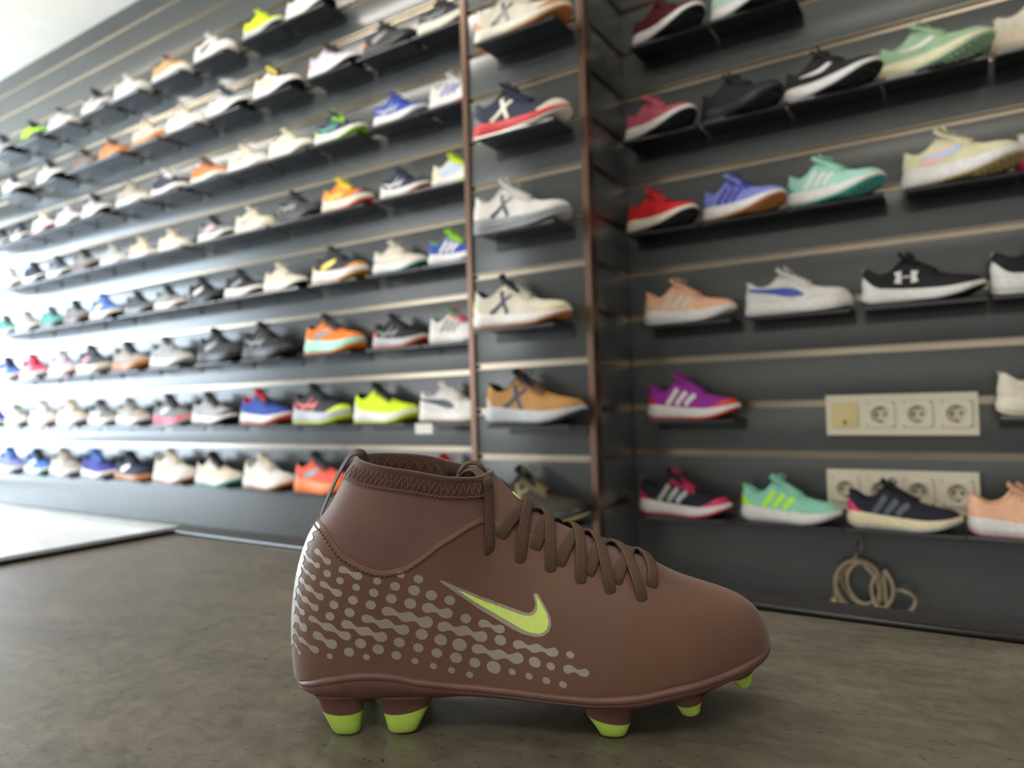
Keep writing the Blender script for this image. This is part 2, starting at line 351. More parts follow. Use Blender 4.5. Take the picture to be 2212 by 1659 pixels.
SWOOSH_IN = [(102.1, 79.9), (106.6, 78.0), (113.5, 74.6), (121.9, 71.2), (131.0, 67.9), (138.6, 65.4), (142.1, 65.1), (144.6, 66.0), (146.1, 68.0), (146.5, 70.6), (146.1, 73.4), (145.7, 75.7), (148.0, 72.5), (149.6, 69.6), (151.2, 66.8), (152.1, 63.6), (152.0, 61.1), (151.2, 58.8), (149.4, 57.1), (146.7, 56.1), (141.8, 56.6), (137.7, 58.1), (132.9, 60.7), (127.4, 63.7), (120.4, 67.7), (115.5, 70.5), (110.7, 73.4)]
BOOT_LOC = (-0.34621, 0.29055, 0.33000)
LAMP = 17.0
CABX, CABZ = -0.2099, 0.1236
SHOES = [
('A', 6, -4.383, 'R', 'b', 'slate', 'lgrey', 'black', 'white', 'navy', 'navy', '-', '-', 'dark slate running shoe at the frame edge'),
('A', 6, -4.046, 'C', '-', 'lime', 'black', 'black', 'lime', 'black', 'black', '-', '-', 'bright lime green sneaker'),
('A', 6, -3.752, 'C', '-', 'lgrey', 'white', 'white', 'lgrey', 'black', 'lgrey', 'white', '-', 'pale grey sneaker with dark collar'),
('A', 6, -3.419, 'R', 'w', 'grey', 'white', 'white', 'white', 'black', 'black', 'lgrey', '-', 'grey running shoe with black collar'),
('A', 6, -3.137, 'C', 'b', 'white', 'white', 'white', 'rose', 'white', 'white', '-', '-', 'white sneaker with pink side band'),
('A', 6, -2.828, 'C', '-', 'tan', 'white', 'white', 'tan', 'brown', 'tan', '-', '-', 'tan sneaker with white sole'),
('A', 6, -2.525, 'C', 'b', 'white', 'white', 'white', 'black', 'white', 'white', 'white', '-', 'white sneaker with black side panel'),
('A', 6, -2.215, 'R', '-', 'neon', 'lgrey', 'black', 'neon', 'neon', 'neon', 'neon', '-', 'neon yellow running shoe with grey sole'),
('A', 6, -1.967, 'R', '-', 'white', 'white', 'black', 'white', 'white', 'white', 'white', '-', 'white running shoe near the top edge'),
('A', 5, -4.27, 'R', 'b', 'white', 'grey', 'black', 'lime', 'slate', 'navy', 'lime', '-', 'white and slate shoe with lime heel'),
('A', 5, -3.871, 'R', 'w', 'lgrey', 'white', 'black', 'white', 'black', 'black', 'white', '-', 'pale grey running shoe with dark heel'),
('A', 5, -3.531, 'C', '-', 'taupe', 'taupe', 'black', 'taupe', 'black', 'black', '-', '-', 'dark taupe sneaker'),
('A', 5, -3.292, 'C', '-', 'caramel', 'caramel', 'black', 'caramel', 'brown', 'brown', '-', '-', 'caramel brown sneaker with tonal sole'),
('A', 5, -2.993, 'C', 'b', 'cream', 'gum', 'gum', 'grey', 'cream', 'cream', '-', '-', 'cream sneaker with gum sole'),
('A', 5, -2.725, 'C', 'b', 'white', 'white', 'white', 'grey', 'cream', 'cream', 'white', '-', 'white sneaker with grey side panel'),
('A', 5, -2.443, 'R', 'w', 'lgrey', 'white', 'black', 'white', 'navy', 'navy', 'white', '-', 'white running shoe with navy tongue'),
('A', 5, -2.148, 'R', 'w', 'white', 'white', 'black', 'yellow', 'yellow', 'black', 'white', '-', 'white running shoe with yellow side'),
('A', 5, -1.844, 'R', '-', 'lilac', 'white', 'black', 'lilac', 'black', 'black', 'coral', '-', 'pale lilac running shoe with coral heel'),
('A', 5, -1.582, 'K', 'b', 'charcoal', 'black', 'black', 'grey', 'black', 'black', 'orange', '-', 'charcoal shoe with orange heel tab'),
('A', 5, -1.338, 'K', 'w', 'charcoal', 'cream', 'black', 'grey', 'charcoal', 'charcoal', '-', '-', 'charcoal shoe with cream sole'),
('A', 4, -4.417, 'R', '-', 'slate', 'lgrey', 'black', 'white', 'black', 'black', '-', '-', 'dark slate shoe at the frame edge'),
('A', 4, -4.202, 'R', 'b', 'navy', 'white', 'black', 'white', 'navy', 'navy', 'white', '-', 'navy running shoe with white heel'),
('A', 4, -3.944, 'R', '-', 'white', 'rose', 'brown', 'white', 'white', 'white', '-', '-', 'white shoe with rosy brown sole'),
('A', 4, -3.696, 'R', 'w', 'lilac', 'white', 'lgrey', 'lgrey', 'lilac', 'lilac', '-', '-', 'pale lilac grey shoe'),
('A', 4, -3.441, 'R', 'w', 'lgrey', 'white', 'black', 'white', 'black', 'black', '-', '-', 'grey shoe with black collar'),
('A', 4, -3.132, 'C', '-', 'greige', 'white', 'white', 'greige', 'greige', 'greige', '-', '-', 'greige sneaker with white sole'),
('A', 4, -2.849, 'C', '-', 'navy', 'white', 'black', 'navy', 'white', 'white', 'white', '-', 'navy sneaker with white heel'),
('A', 4, -2.574, 'C', '-', 'caramel', 'cream', 'black', 'caramel', 'brown', 'brown', '-', '-', 'caramel brown sneaker with cream sole'),
('A', 4, -2.326, 'C', 'b', 'cream', 'white', 'white', 'grey', 'cream', 'cream', 'cream', '-', 'cream sneaker with grey side panel'),
('A', 4, -2.078, 'R', 'w', 'cream', 'white', 'cream', 'pale', 'cream', 'cream', 'white', '-', 'cream running shoe with pale yellow side'),
('A', 4, -1.822, 'R', 'w', 'navy', 'white', 'lime', 'teal', 'navy', 'lime', 'lime', '-', 'navy running shoe with lime outsole'),
('A', 4, -1.543, 'R', 'w', 'royal', 'white', 'lgrey', 'lgrey', 'royal', 'royal', '-', '-', 'royal blue running shoe with white sole'),
('A', 4, -1.301, 'R', 's3', 'white', 'white', 'magenta', 'indigo', 'white', 'white', 'white', '-', 'white running shoe with indigo stripes'),
('A', 3, -4.314, 'R', '-', 'lilac', 'white', 'lgrey', 'white', 'lilac', 'lilac', '-', '-', 'lilac white running shoe'),
('A', 3, -4.049, 'R', '-', 'navy', 'white', 'black', 'navy', 'black', 'black', 'white', '-', 'navy shoe with white heel'),
('A', 3, -3.794, 'R', 'w', 'slate', 'white', 'black', 'lgrey', 'navy', 'navy', 'lgrey', '-', 'slate grey running shoe'),
('A', 3, -3.545, 'R', '-', 'grey', 'brown', 'brown', 'grey', 'black', 'black', 'white', '-', 'grey shoe with reddish brown sole'),
('A', 3, -3.293, 'C', '-', 'lgrey', 'white', 'white', 'lgrey', 'lgrey', 'lgrey', '-', '-', 'pale grey sneaker'),
('A', 3, -3.054, 'C', '-', 'beige', 'white', 'white', 'beige', 'cream', 'cream', '-', 'slate', 'beige sneaker with dark toe'),
('A', 3, -2.829, 'C', 'b', 'cream', 'white', 'white', 'beige', 'cream', 'cream', '-', '-', 'cream sneaker with beige side'),
('A', 3, -2.532, 'R', 'b', 'grey', 'white', 'black', 'rose', 'black', 'black', '-', '-', 'grey shoe with black collar and pale sole'),
('A', 3, -2.295, 'C', 'b', 'cream', 'cream', 'cream', 'grey', 'cream', 'cream', 'white', '-', 'off white sneaker with grey dot panel'),
('A', 3, -2.04, 'K', 'w', 'charcoal', 'black', 'black', 'grey', 'black', 'black', 'grey', '-', 'charcoal black trail shoe'),
('A', 3, -1.798, 'K', 'w', 'orange', 'cream', 'coral', 'yellow', 'yellow', 'yellow', 'cream', 'charcoal', 'orange and yellow shoe with coral sole'),
('A', 3, -1.531, 'R', 'w', 'navy', 'white', 'gum', 'white', 'navy', 'navy', 'white', '-', 'navy shoe with gum sole and white heel'),
('A', 3, -1.309, 'R', 's3', 'white', 'white', 'neon', 'sky', 'neon', 'neon', 'neon', '-', 'white shoe with blue stripes and neon sole'),
('A', 2, -4.374, 'R', '-', 'teal', 'white', 'lgrey', 'white', 'slate', 'slate', '-', '-', 'teal grey shoe at the frame edge'),
('A', 2, -4.131, 'R', 'w', 'lgrey', 'white', 'grey', 'white', 'grey', 'lgrey', '-', '-', 'pale grey running shoe'),
('A', 2, -3.871, 'R', '-', 'teal', 'slate', 'green', 'white', 'slate', 'slate', '-', '-', 'teal shoe with green sole'),
('A', 2, -3.629, 'K', '-', 'grey', 'brown', 'black', 'white', 'black', 'black', 'white', '-', 'grey shoe with brown sole and white heel'),
('A', 2, -3.372, 'K', 'b', 'blue', 'cream', 'black', 'yellow', 'blue', 'blue', '-', '-', 'blue shoe with yellow flash and cream sole'),
('A', 2, -3.09, 'R', '-', 'slate', 'grey', 'black', 'grey', 'black', 'black', 'lgrey', '-', 'dark slate running shoe'),
('A', 2, -2.857, 'R', 'w', 'grey', 'white', 'rose', 'lgrey', 'black', 'black', '-', '-', 'grey running shoe with pink white sole'),
('A', 2, -2.61, 'R', 'b', 'black', 'black', 'black', 'white', 'black', 'black', 'white', '-', 'black shoe with white heel flash'),
('A', 2, -2.364, 'K', 'b', 'black', 'white', 'black', 'grey', 'black', 'black', '-', '-', 'black shoe with chunky white heel sole'),
('A', 2, -2.129, 'R', '-', 'cream', 'white', 'black', 'white', 'cream', 'cream', 'white', '-', 'cream white running shoe with black outsole'),
('A', 2, -1.842, 'K', 'b', 'charcoal', 'white', 'gold', 'yellow', 'charcoal', 'charcoal', 'yellow', 'gold', 'black and gold trail shoe'),
('A', 2, -1.563, 'R', 'w', 'cream', 'white', 'teal', 'white', 'cream', 'cream', 'teal', '-', 'cream white running shoe with teal heel'),
('A', 2, -1.323, 'R', 's3', 'royal', 'white', 'royal', 'white', 'lime', 'lime', 'royal', '-', 'royal blue shoe with lime collar'),
('A', 1, -4.348, 'R', 'w', 'blue', 'white', 'rose', 'white', 'navy', 'navy', '-', '-', 'light blue shoe at the frame edge'),
('A', 1, -4.072, 'R', 'w', 'pink', 'white', 'white', 'rose', 'pink', 'red', '-', '-', 'rosy red running shoe'),
('A', 1, -3.766, 'R', 'w', 'lilac', 'white', 'rose', 'lgrey', 'lilac', 'lilac', '-', '-', 'lilac grey running shoe'),
('A', 1, -3.486, 'K', 'b', 'slate', 'cream', 'cream', 'red', 'slate', 'slate', '-', '-', 'slate shoe with red flash and cream sole'),
('A', 1, -3.168, 'R', 'w', 'greige', 'gum', 'gum', 'grey', 'charcoal', 'charcoal', '-', '-', 'greige shoe with gum sole'),
('A', 1, -2.864, 'R', 'w', 'lgrey', 'white', 'lgrey', 'grey', 'charcoal', 'lgrey', 'white', '-', 'pale grey shoe with white heel'),
('A', 1, -2.52, 'K', 'b', 'charcoal', 'black', 'black', 'grey', 'black', 'black', '-', '-', 'charcoal trail shoe'),
('A', 1, -2.231, 'K', 'w', 'black', 'charcoal', 'black', 'grey', 'black', 'black', '-', '-', 'black shoe with ribbed grey heel sole'),
('A', 1, -1.878, 'K', 'b', 'orange', 'aqua', 'orange', 'grey', 'charcoal', 'charcoal', 'orange', 'orange', 'orange shoe with turquoise sole'),
('A', 1, -1.569, 'R', 'w', 'black', 'lgrey', 'coral', 'grey', 'black', 'black', 'coral', '-', 'black shoe with coral heel sole'),
('A', 1, -1.325, 'R', 's3', 'white', 'white', 'white', 'grey', 'green', 'pink', 'white', '-', 'white shoe with grey stripes and pink laces'),
('A', 0, -4.52, 'R', '-', 'royal', 'white', 'lgrey', 'white', 'royal', 'royal', '-', '-', 'royal blue shoe at the frame edge'),
('A', 0, -4.268, 'R', 'w', 'white', 'white', 'lgrey', 'lgrey', 'grey', 'white', '-', '-', 'white and grey running shoe'),
('A', 0, -3.975, 'R', 'w', 'white', 'white', 'rose', 'lilac', 'white', 'white', '-', '-', 'white running shoe with lilac sides'),
('A', 0, -3.691, 'R', '-', 'cream', 'white', 'lgrey', 'white', 'cream', 'cream', '-', '-', 'off white running shoe'),
('A', 0, -3.41, 'K', 'w', 'grey', 'white', 'lgrey', 'white', 'charcoal', 'grey', '-', '-', 'grey running shoe with white lacing'),
('A', 0, -3.164, 'K', 'w', 'greige', 'white', 'lgrey', 'grey', 'grey', 'grey', '-', '-', 'greige running shoe with white sole'),
('A', 0, -2.851, 'R', 'b', 'grey', 'pink', 'white', 'lgrey', 'charcoal', 'charcoal', 'white', '-', 'grey running shoe with pink midsole'),
('A', 0, -2.572, 'R', 'w', 'lgrey', 'white', 'black', 'grey', 'charcoal', 'charcoal', 'white', 'black', 'pale grey running shoe with black toe'),
('A', 0, -2.255, 'R', '-', 'royal', 'white', 'coral', 'royal', 'red', 'navy', 'royal', '-', 'royal blue running shoe with red tongue'),
('A', 0, -1.949, 'K', 'w', 'charcoal', 'lgrey', 'neon', 'coral', 'black', 'black', 'coral', 'neon', 'black and coral shoe with neon outsole'),
('A', 0, -1.643, 'R', '-', 'neon', 'white', 'neon', 'black', 'black', 'black', 'white', 'neon', 'neon yellow shoe with black collar'),
('A', 0, -1.354, 'C', 'fs', 'white', 'white', 'gum', 'navy', 'white', 'white', 'white', '-', 'white sneaker with navy side flash'),
('A', -1, -4.343, 'R', '-', 'peri', 'white', 'lgrey', 'lgrey', 'blue', 'blue', '-', '-', 'periwinkle shoe at the frame edge'),
('A', -1, -4.039, 'R', 'b', 'blue', 'white', 'teal', 'white', 'navy', 'navy', 'white', '-', 'blue running shoe with teal toe'),
('A', -1, -3.765, 'K', 'w', 'greige', 'white', 'lgrey', 'white', 'greige', 'greige', '-', '-', 'greige knitted running shoe'),
('A', -1, -3.458, 'R', '-', 'indigo', 'white', 'lgrey', 'lgrey', 'blue', 'blue', 'peri', '-', 'indigo running shoe with pale sole'),
('A', -1, -3.163, 'C', 'b', 'navy', 'gum', 'brown', 'white', 'black', 'black', 'white', '-', 'navy shoe with white heel and gum sole'),
('A', -1, -2.851, 'K', 'b', 'white', 'white', 'gum', 'gold', 'cream', 'cream', '-', '-', 'white shoe with gold side and brown toe'),
('A', -1, -2.552, 'R', 'b', 'cream', 'white', 'teal', 'pale', 'black', 'black', '-', '-', 'cream shoe with black collar'),
('A', -1, -2.246, 'R', 'w', 'white', 'white', 'gum', 'cream', 'cream', 'cream', '-', '-', 'white court shoe with gum outsole'),
('A', -1, -1.949, 'K', 'b', 'coral', 'orange', 'orange', 'grey', 'charcoal', 'charcoal', 'grey', '-', 'orange red trail shoe'),
('A', -1, -1.36, 'K', 'b', 'coral', 'orange', 'orange', 'grey', 'red', 'red', 'coral', '-', 'red shoe half hidden behind the boot collar'),
('P', 4, -0.918, 'M', 'x', 'cream', 'cream', 'gum', 'navy', 'cream', 'cream', 'gum', 'gum', 'cream sneaker with navy cross and gum toe'),
('P', 3, -0.929, 'M', 'x', 'navy', 'red', 'cream', 'cream', 'navy', 'navy', 'slate', 'cream', 'navy sneaker with cream cross and red midsole'),
('P', 2, -0.937, 'M', 'x', 'white', 'grey', 'lgrey', 'navy', 'white', 'white', 'cream', '-', 'white sneaker with navy cross'),
('P', 1, -0.946, 'M', 'x', 'cream', 'white', 'gum', 'navy', 'navy', 'cream', 'pale', 'pale', 'cream and beige sneaker with navy cross'),
('P', 0, -0.914, 'R', 'x', 'camel', 'lgrey', 'charcoal', 'navy', 'black', 'brown', 'camel', '-', 'camel brown sneaker with navy cross'),
('P', -1, -0.916, 'R', 'x', 'espresso', 'black', 'khaki', 'olive', 'black', 'olive', '-', '-', 'dark brown sneaker with khaki cross, behind the boot'),
('B', 4, -0.615, 'R', '-', 'maroon', 'white', 'black', 'cream', 'maroon', 'maroon', '-', '-', 'maroon running shoe with white sole'),
('B', 4, -0.404, 'R', '-', 'mint', 'white', 'black', 'white', 'mint', 'mint', '-', '-', 'pale mint running shoe at the top edge'),
('B', 3, -0.645, 'R', '-', 'rosewood', 'white', 'black', 'rosewood', 'rosewood', 'rosewood', '-', '-', 'rose pink running shoe with white sole'),
('B', 3, -0.437, 'R', '-', 'black', 'black', 'black', 'charcoal', 'black', 'black', '-', '-', 'all black running shoe'),
('B', 3, -0.233, 'R', 'sw', 'black', 'white', 'black', 'white', 'black', 'black', '-', '-', 'black running shoe with white side tick'),
('B', 3, -0.032, 'R', 'sw', 'sage', 'pale', 'sage', 'white', 'sage', 'sage', '-', '-', 'sage green running shoe with white side tick'),
('B', 3, 0.182, 'K', '-', 'cream', 'beige', 'beige', 'white', 'cream', 'cream', '-', '-', 'cream running shoe at the right edge'),
('B', 2, -0.648, 'R', '-', 'red', 'cream', 'black', 'red', 'red', 'red', '-', '-', 'red running shoe with cream sole'),
('B', 2, -0.441, 'R', 's3', 'peri', 'white', 'gum', 'indigo', 'peri', 'indigo', '-', '-', 'periwinkle running shoe with indigo stripes and gum sole'),
('B', 2, -0.237, 'R', 's3', 'aqua', 'white', 'teal', 'white', 'aqua', 'aqua', 'teal', '-', 'aqua running shoe with white stripes'),
('B', 2, 0.007, 'K', 'psw', 'pale', 'white', 'khaki', 'sky', 'pale', 'pale', '-', '-', 'cream running shoe with pink panel and blue tick'),
('B', 2, 0.212, 'R', '-', 'white', 'pink', 'magenta', 'white', 'white', 'white', '-', '-', 'white running shoe with pink sole'),
('B', 1, -0.592, 'R', 's3', 'peach', 'white', 'white', 'cream', 'peach', 'peach', 'sand', '-', 'peach running shoe with cream stripes'),
('B', 1, -0.329, 'C', 'fs', 'white', 'white', 'white', 'royal', 'white', 'white', 'white', '-', 'white sneaker with blue side flash'),
('B', 1, -0.073, 'R', 'ua', 'black', 'white', 'black', 'white', 'black', 'black', 'white', '-', 'black running shoe with white side emblem'),
('B', 1, 0.171, 'K', '-', 'black', 'white', 'white', 'white', 'black', 'black', 'white', 'white', 'black and white chunky running shoe'),
('B', 0, -0.591, 'R', 's3', 'purple', 'white', 'scarlet', 'white', 'purple', 'purple', 'scarlet', 'scarlet', 'purple running shoe with white stripes'),
('B', 0, 0.175, 'R', '-', 'cream', 'cream', 'beige', 'white', 'cream', 'cream', '-', '-', 'cream running shoe by the upper socket plate'),
('B', -1, -0.622, 'R', 's3', 'ink', 'white', 'magenta', 'silver', 'ink', 'magenta', 'magenta', 'magenta', 'navy running shoe with silver stripes and pink laces'),
('B', -1, -0.363, 'R', 's3', 'seafoam', 'white', 'lgrey', 'acid', 'seafoam', 'seafoam', 'acid', '-', 'seafoam running shoe with acid green stripes'),
('B', -1, -0.127, 'R', 's3', 'ink', 'ivory', 'lgrey', 'slate', 'black', 'black', 'magenta', '-', 'dark navy running shoe with ivory sole'),
('B', -1, 0.105, 'R', '-', 'peach', 'white', 'rose', 'rosewood', 'peach', 'peach', '-', '-', 'peach pink running shoe with white sole'),
]
MM = 0.001
def stations(a, b, n, lo=True, hi=True):
    out = []
    for i in range(n+1):
        t = i/n
        if lo and hi: t = 0.5-0.5*math.cos(PI*t)
        elif lo: t = 1-math.cos(PI/2*t)
        elif hi: t = math.sin(PI/2*t)
        out.append(a+(b-a)*t)
    return out
def skin(last, us, f0, f1, M, off=0.0, sides=(-1, 1)):
    V, F = [], []
    for sd in sides:
        base = len(V)
        for u in us:
            a, b = f0(u), f1(u)
            for j in range(M+1):
                p = last.S(u, a+(b-a)*j/M, sd, off(u) if callable(off) else off); V.append((p[0]*MM, p[1]*MM, p[2]*MM))
        for i in range(len(us)-1):
            for j in range(M):
                q = base+i*(M+1)+j; F.append((q, q+1, q+M+2, q+M+1))
    return V, F
def patch_me(name, last, poly, side=-1, off=0.25, grid=2.0, holes=None):
    """flat print: polygon in (u, v) millimetres laid over the side of the upper"""
    pts = [Vector(p) for p in poly]; n = len(pts)
    x0, x1 = min(p.x for p in pts), max(p.x for p in pts); y0, y1 = min(p.y for p in pts), max(p.y for p in pts)
    def inside(q):
        c = False; j = n-1
        for i in range(n):
            if (pts[i].y > q[1]) != (pts[j].y > q[1]) and q[0] < (pts[j].x-pts[i].x)*(q[1]-pts[i].y)/(pts[j].y-pts[i].y)+pts[i].x: c = not c
            j = i
        return c
    extra = []; gx = x0+grid/2
    while gx < x1:
        gy = y0+grid/2
        while gy < y1:
            if inside((gx, gy)): extra.append(Vector((gx, gy)))
            gy += grid
        gx += grid
    vs, es, fs, *_ = delaunay_2d_cdt(pts+extra, [], [list(range(n))], 1, 1e-4)
    V = []
    for p in vs:
        u = min(last.L-0.05, max(0.02, last.uhat(p.x, p.y))); s = last.S(u, last.phi_at(u, p.y), side, off); V.append((s[0]*MM, s[1]*MM, s[2]*MM))
    return V, [tuple(f) for f in fs]

# ================================================================== the football boot
def build_boot():
    T = BOOT; root = empty('football_boot', (-0.3, 0.3, 0), R(32.5))
    mu, ms, mb, ml, mp, mlime, mstud, msole = mat_boot_upper(), mat_boot_sock(), mat_boot_band(), mat_lace(), mat_print(), mat_lime(), mat_stud(), mat_sole()
    mat_tab = plain('dark_webbing', (62, 44, 37), 0.7)
    thr = mat_thread((144, 106, 95)); thd = mat_thread((92, 63, 52))
    def fe(u):                                             # top edge of the coated upper
        if u >= 216: return PI/2
        f = T.phi_at(u, BOOT_EDGE(u))
        if u > 206: k = (u-206)/10; f = f+(PI/2-f)*k*k
        return f
    us = stations(0, 40, 26, True, False)+[40+i*2.0 for i in range(1, 103)]+stations(244, 285, 30, False, True)[1:]
    V, F = skin(T, us, lambda u: 0.0, fe, 30)
    me = mesh('upper', V, F, merge=1e-5); o = obj('upper', me, mu, root)
    md = o.modifiers.new('thickness', 'SOLIDIFY'); md.thickness = 0.0010; md.offset = -1.0
    # stretch sock: ankle sleeve, continuing as the tongue gusset under the laces
    us2 = stations(0, 40, 24, True, False)+[40+i*2.0 for i in range(1, 89)]
    V, F = skin(T, us2, lambda u: max(0, fe(u)-0.16), lambda u: PI/2, 22, -0.9)
    sock = obj('ankle_sock', mesh('ankle_sock', V, F, merge=1e-5), ms, root)
    # collar binding with a rolled rim
    def rim_pt(u, sd, d): 
        p = T.S(u, PI/2, sd); return p
    def fb(u):                                             # lower edge of the band
        return T.phi_at(u, T.H(u)-10.5)
    us3 = stations(0, 122.9, 90)
    V, F = skin(T, us3, fb, lambda u: PI/2, 6, 0.35)
    ring = [T.S(u, PI/2, -1) for u in us3]+[T.S(u, PI/2, 1) for u in reversed(us3[1:-1])]
    cen = Vector((80, 0, 0)); rv = []
    for i, p in enumerate(ring):
        a, c = Vector(ring[i-1]), Vector(ring[(i+1) % len(ring)]); t = (c-a); t.z = 0; t.normalize(); out = Vector((-t.y, t.x, 0))
        if out.dot(Vector((p[0]-82, p[1], 0))) < 0: out = -out
        rv.append((Vector(p), out))
    K = 9; prof = [(0.45, -1.2), (0.75, 0.2), (0.3, 1.15), (-0.7, 1.55), (-1.8, 1.2), (-2.3, 0.2), (-2.5, -3.0), (-2.7, -8.0), (-2.8, -11.0)]
    V2, F2 = [], []; n = len(rv)
    for p, out in rv:
        for d, z in prof: V2.append(tuple((p+out*d+Vector((0, 0, z)))*MM))
    for i in range(n):
        j = (i+1) % n
        for k in range(K-1): F2.append((i*K+k, i*K+k+1, j*K+k+1, j*K+k))
    band = obj('collar_binding', join_me('collar_binding', [(V, F), (V2, F2)], merge=2e-5), mb, root)
    # lining inside the ankle
    V3, F3 = [], []
    for p, out in rv:
        for d, z in ((-2.4, -6), (-3.2, -22), (-3.5, -55), (-7, -95)): q = p+out*d+Vector((0, 0, z)); V3.append(tuple(q*MM))
    for i in range(n):
        j = (i+1) % n
        for k in range(3): F3.append((i*4+k, i*4+k+1, j*4+k+1, j*4+k))
    F3.append(tuple(i*4+3 for i in range(n)))
    obj('lining', mesh('lining', V3, F3), mb, root)['label'] = 'dark brushed lining inside the ankle collar'
    # zigzag stitching on the binding, both sides
    z = []
    for sd in (-1, 1):
        pts = []; u = 4.0; k = 0
        while u < 118:
            f1 = T.phi_at(u, T.H(u)-2.2); f2 = T.phi_at(u, T.H(u)-8.8)
            p = T.S(u, f1 if k % 2 else f2, sd, 0.75); pts.append(Vector(p)*MM); u += 2.15+0.3*math.sin(k*1.7); k += 1
        dens = []
        for a, b in zip(pts, pts[1:]): dens += [a, a.lerp(b, 0.5)]
        z.append(tube_data(dens, 0.00026, 5))
        lo = []
        for i in range(220):
            u = 3+i*0.53; lo.append(Vector(T.S(u, T.phi_at(u, T.H(u)-10.0+0.45*math.sin(i*1.1)), sd, 0.65))*MM)
        z.append(tube_data(lo, 0.00028, 5))
    st = obj('zigzag_stitching', join_me('zigzag_stitching', z), thr, band); st['kind'] = 'stuff'; st['label'] = 'pinkish brown zigzag thread'
    # inner zigzag on the far inside wall
    zi = []
    pts = []
    for k in range(70):
        i = int(k*n/70); p, out = rv[i]; pts.append((p+out*-3.0+Vector((0, 0, -3.0 if k % 2 else -8.5)))*MM)
    zi.append(tube_data(pts, 0.00028, 5, closed=True))
    obj('inner_stitching', join_me('inner_stitching', zi), thr, band)
    # brand label sewn in the far inside of the collar
    lp = []
    for i, (p, out) in enumerate(rv):
        if p.y > 0 and 92 < p.x < 112: lp.append((p, out))
    V4, F4 = [], []
    for p, out in lp:
        for d, zz in ((-2.2, 2.0), (-3.6, 1.0), (-3.6, -7.5)): V4.append(tuple((p+out*d+Vector((0, 0, zz)))*MM))
    for i in range(len(lp)-1):
        for k in range(2): F4.append((i*3+k, i*3+k+1, i*3+k+4, i*3+k+3))
    lab = obj('collar_label', mesh('collar_label', V4, F4), mb, root); sm = lab.modifiers.new('thickness', 'SOLIDIFY'); sm.thickness = 0.0012
    # stitch line along the edge of the coated upper
    dash = []
    for sd in (-1, 1):
        fs = lambda u: T.phi_at(u, BOOT_EDGE(u)-2.3)
        run = [T.S(u, fs(u), sd, 0.25) for u in [1.0+i*0.25 for i in range(480)]]
        acc = [0.0]
        for a, b in zip(run, run[1:]): acc.append(acc[-1]+(Vector(b)-Vector(a)).length)
        s = 1.0; k = 0
        while s+2.6 < acc[-1]:
            seg = []
            for e in (0, 0.5, 1):
                x = s+e*2.3; i = min(len(run)-2, bisect.bisect_right(acc, x)-1); t = (x-acc[i])/max(1e-6, acc[i+1]-acc[i])
                q = Vector(run[i]).lerp(Vector(run[i+1]), t); nn = Vector(T.N(min(120, max(1, 1+i*0.25)), fs(max(1, 1+i*0.25)), sd)); seg.append((q+nn*(0.25 if e == 0.5 else -0.1))*MM)
            dash.append(tube_data(seg, 0.00048, 6)); s += 2.75; k += 1
    obj('edge_stitching', join_me('edge_stitching', dash), thd, o)['kind'] = 'stuff'
    # frayed pale edge line of the coated upper
    fr = []
    for sd in (-1, 1): fr.append(tube_data([Vector(T.S(u, fe(u)+0.004, sd, -0.35))*MM for u in [0.6+i*1.0 for i in range(116)]], 0.00022, 6))
    obj('edge_piping', join_me('edge_piping', fr), mat_thread((168, 128, 112)), o)['kind'] = 'stuff'
    # pull tab at the heel
    path = spline([(17.8, 0.5, 116.5), (18.6, 0.5, 121), (23.0, 0.5, 131.5), (28.6, 0.5, 143), (33.2, 0.5, 150.8), (36.8, 0.5, 155.4), (40.4, 0.5, 157.0), (43.6, 0.5, 155.8), (45.2, 0.5, 151), (46.2, 0.5, 145)], 6)
    ups = []
    for i, p in enumerate(path):
        a, c = path[max(0, i-1)], path[min(len(path)-1, i+1)]; t = (c-a).normalized(); ups.append(Vector((-t.z, -0.38, t.x)).normalized())
    pt = obj('pull_tab', tube_me('pull_tab', [p*MM for p in path], 0, 12, flat=(0.0046, 0.0006), up=ups), mat_tab, root); pt['label'] = 'woven brown heel pull tab'
    # silver heel panel with a wavy front edge
    def hb(v): return 5.4+0.7*math.sin((v-40)*0.924)+0.8*math.sin(v*0.23)
    Vh, Fh = [], []
    for sd in (-1, 1):
        base = len(Vh); N_ = 110
        for i in range(N_+1):
            v = 43+(117.0-43)*i/N_; taper = min(1, (v-41)/8)
            top = max(0, (v-96)/21)
            w_ = hb(v)*taper*(1-top)+top*(9.0+3*math.sin(v))*0.75
            for j in range(9):
                u = 0.01+(w_)*(j/8)**2; p = T.S(u, T.phi_at(u, v), sd, 0.22); Vh.append((p[0]*MM, p[1]*MM, p[2]*MM))
        for i in range(N_):
            for j in range(8): q = base+i*9+j; Fh.append((q, q+1, q+10, q+9))
    obj('heel_panel', mesh('heel_panel', Vh, Fh, merge=1e-6), mp, o)['label'] = 'reflective silver heel print'
    # printed dots and chained dots
    parts = []
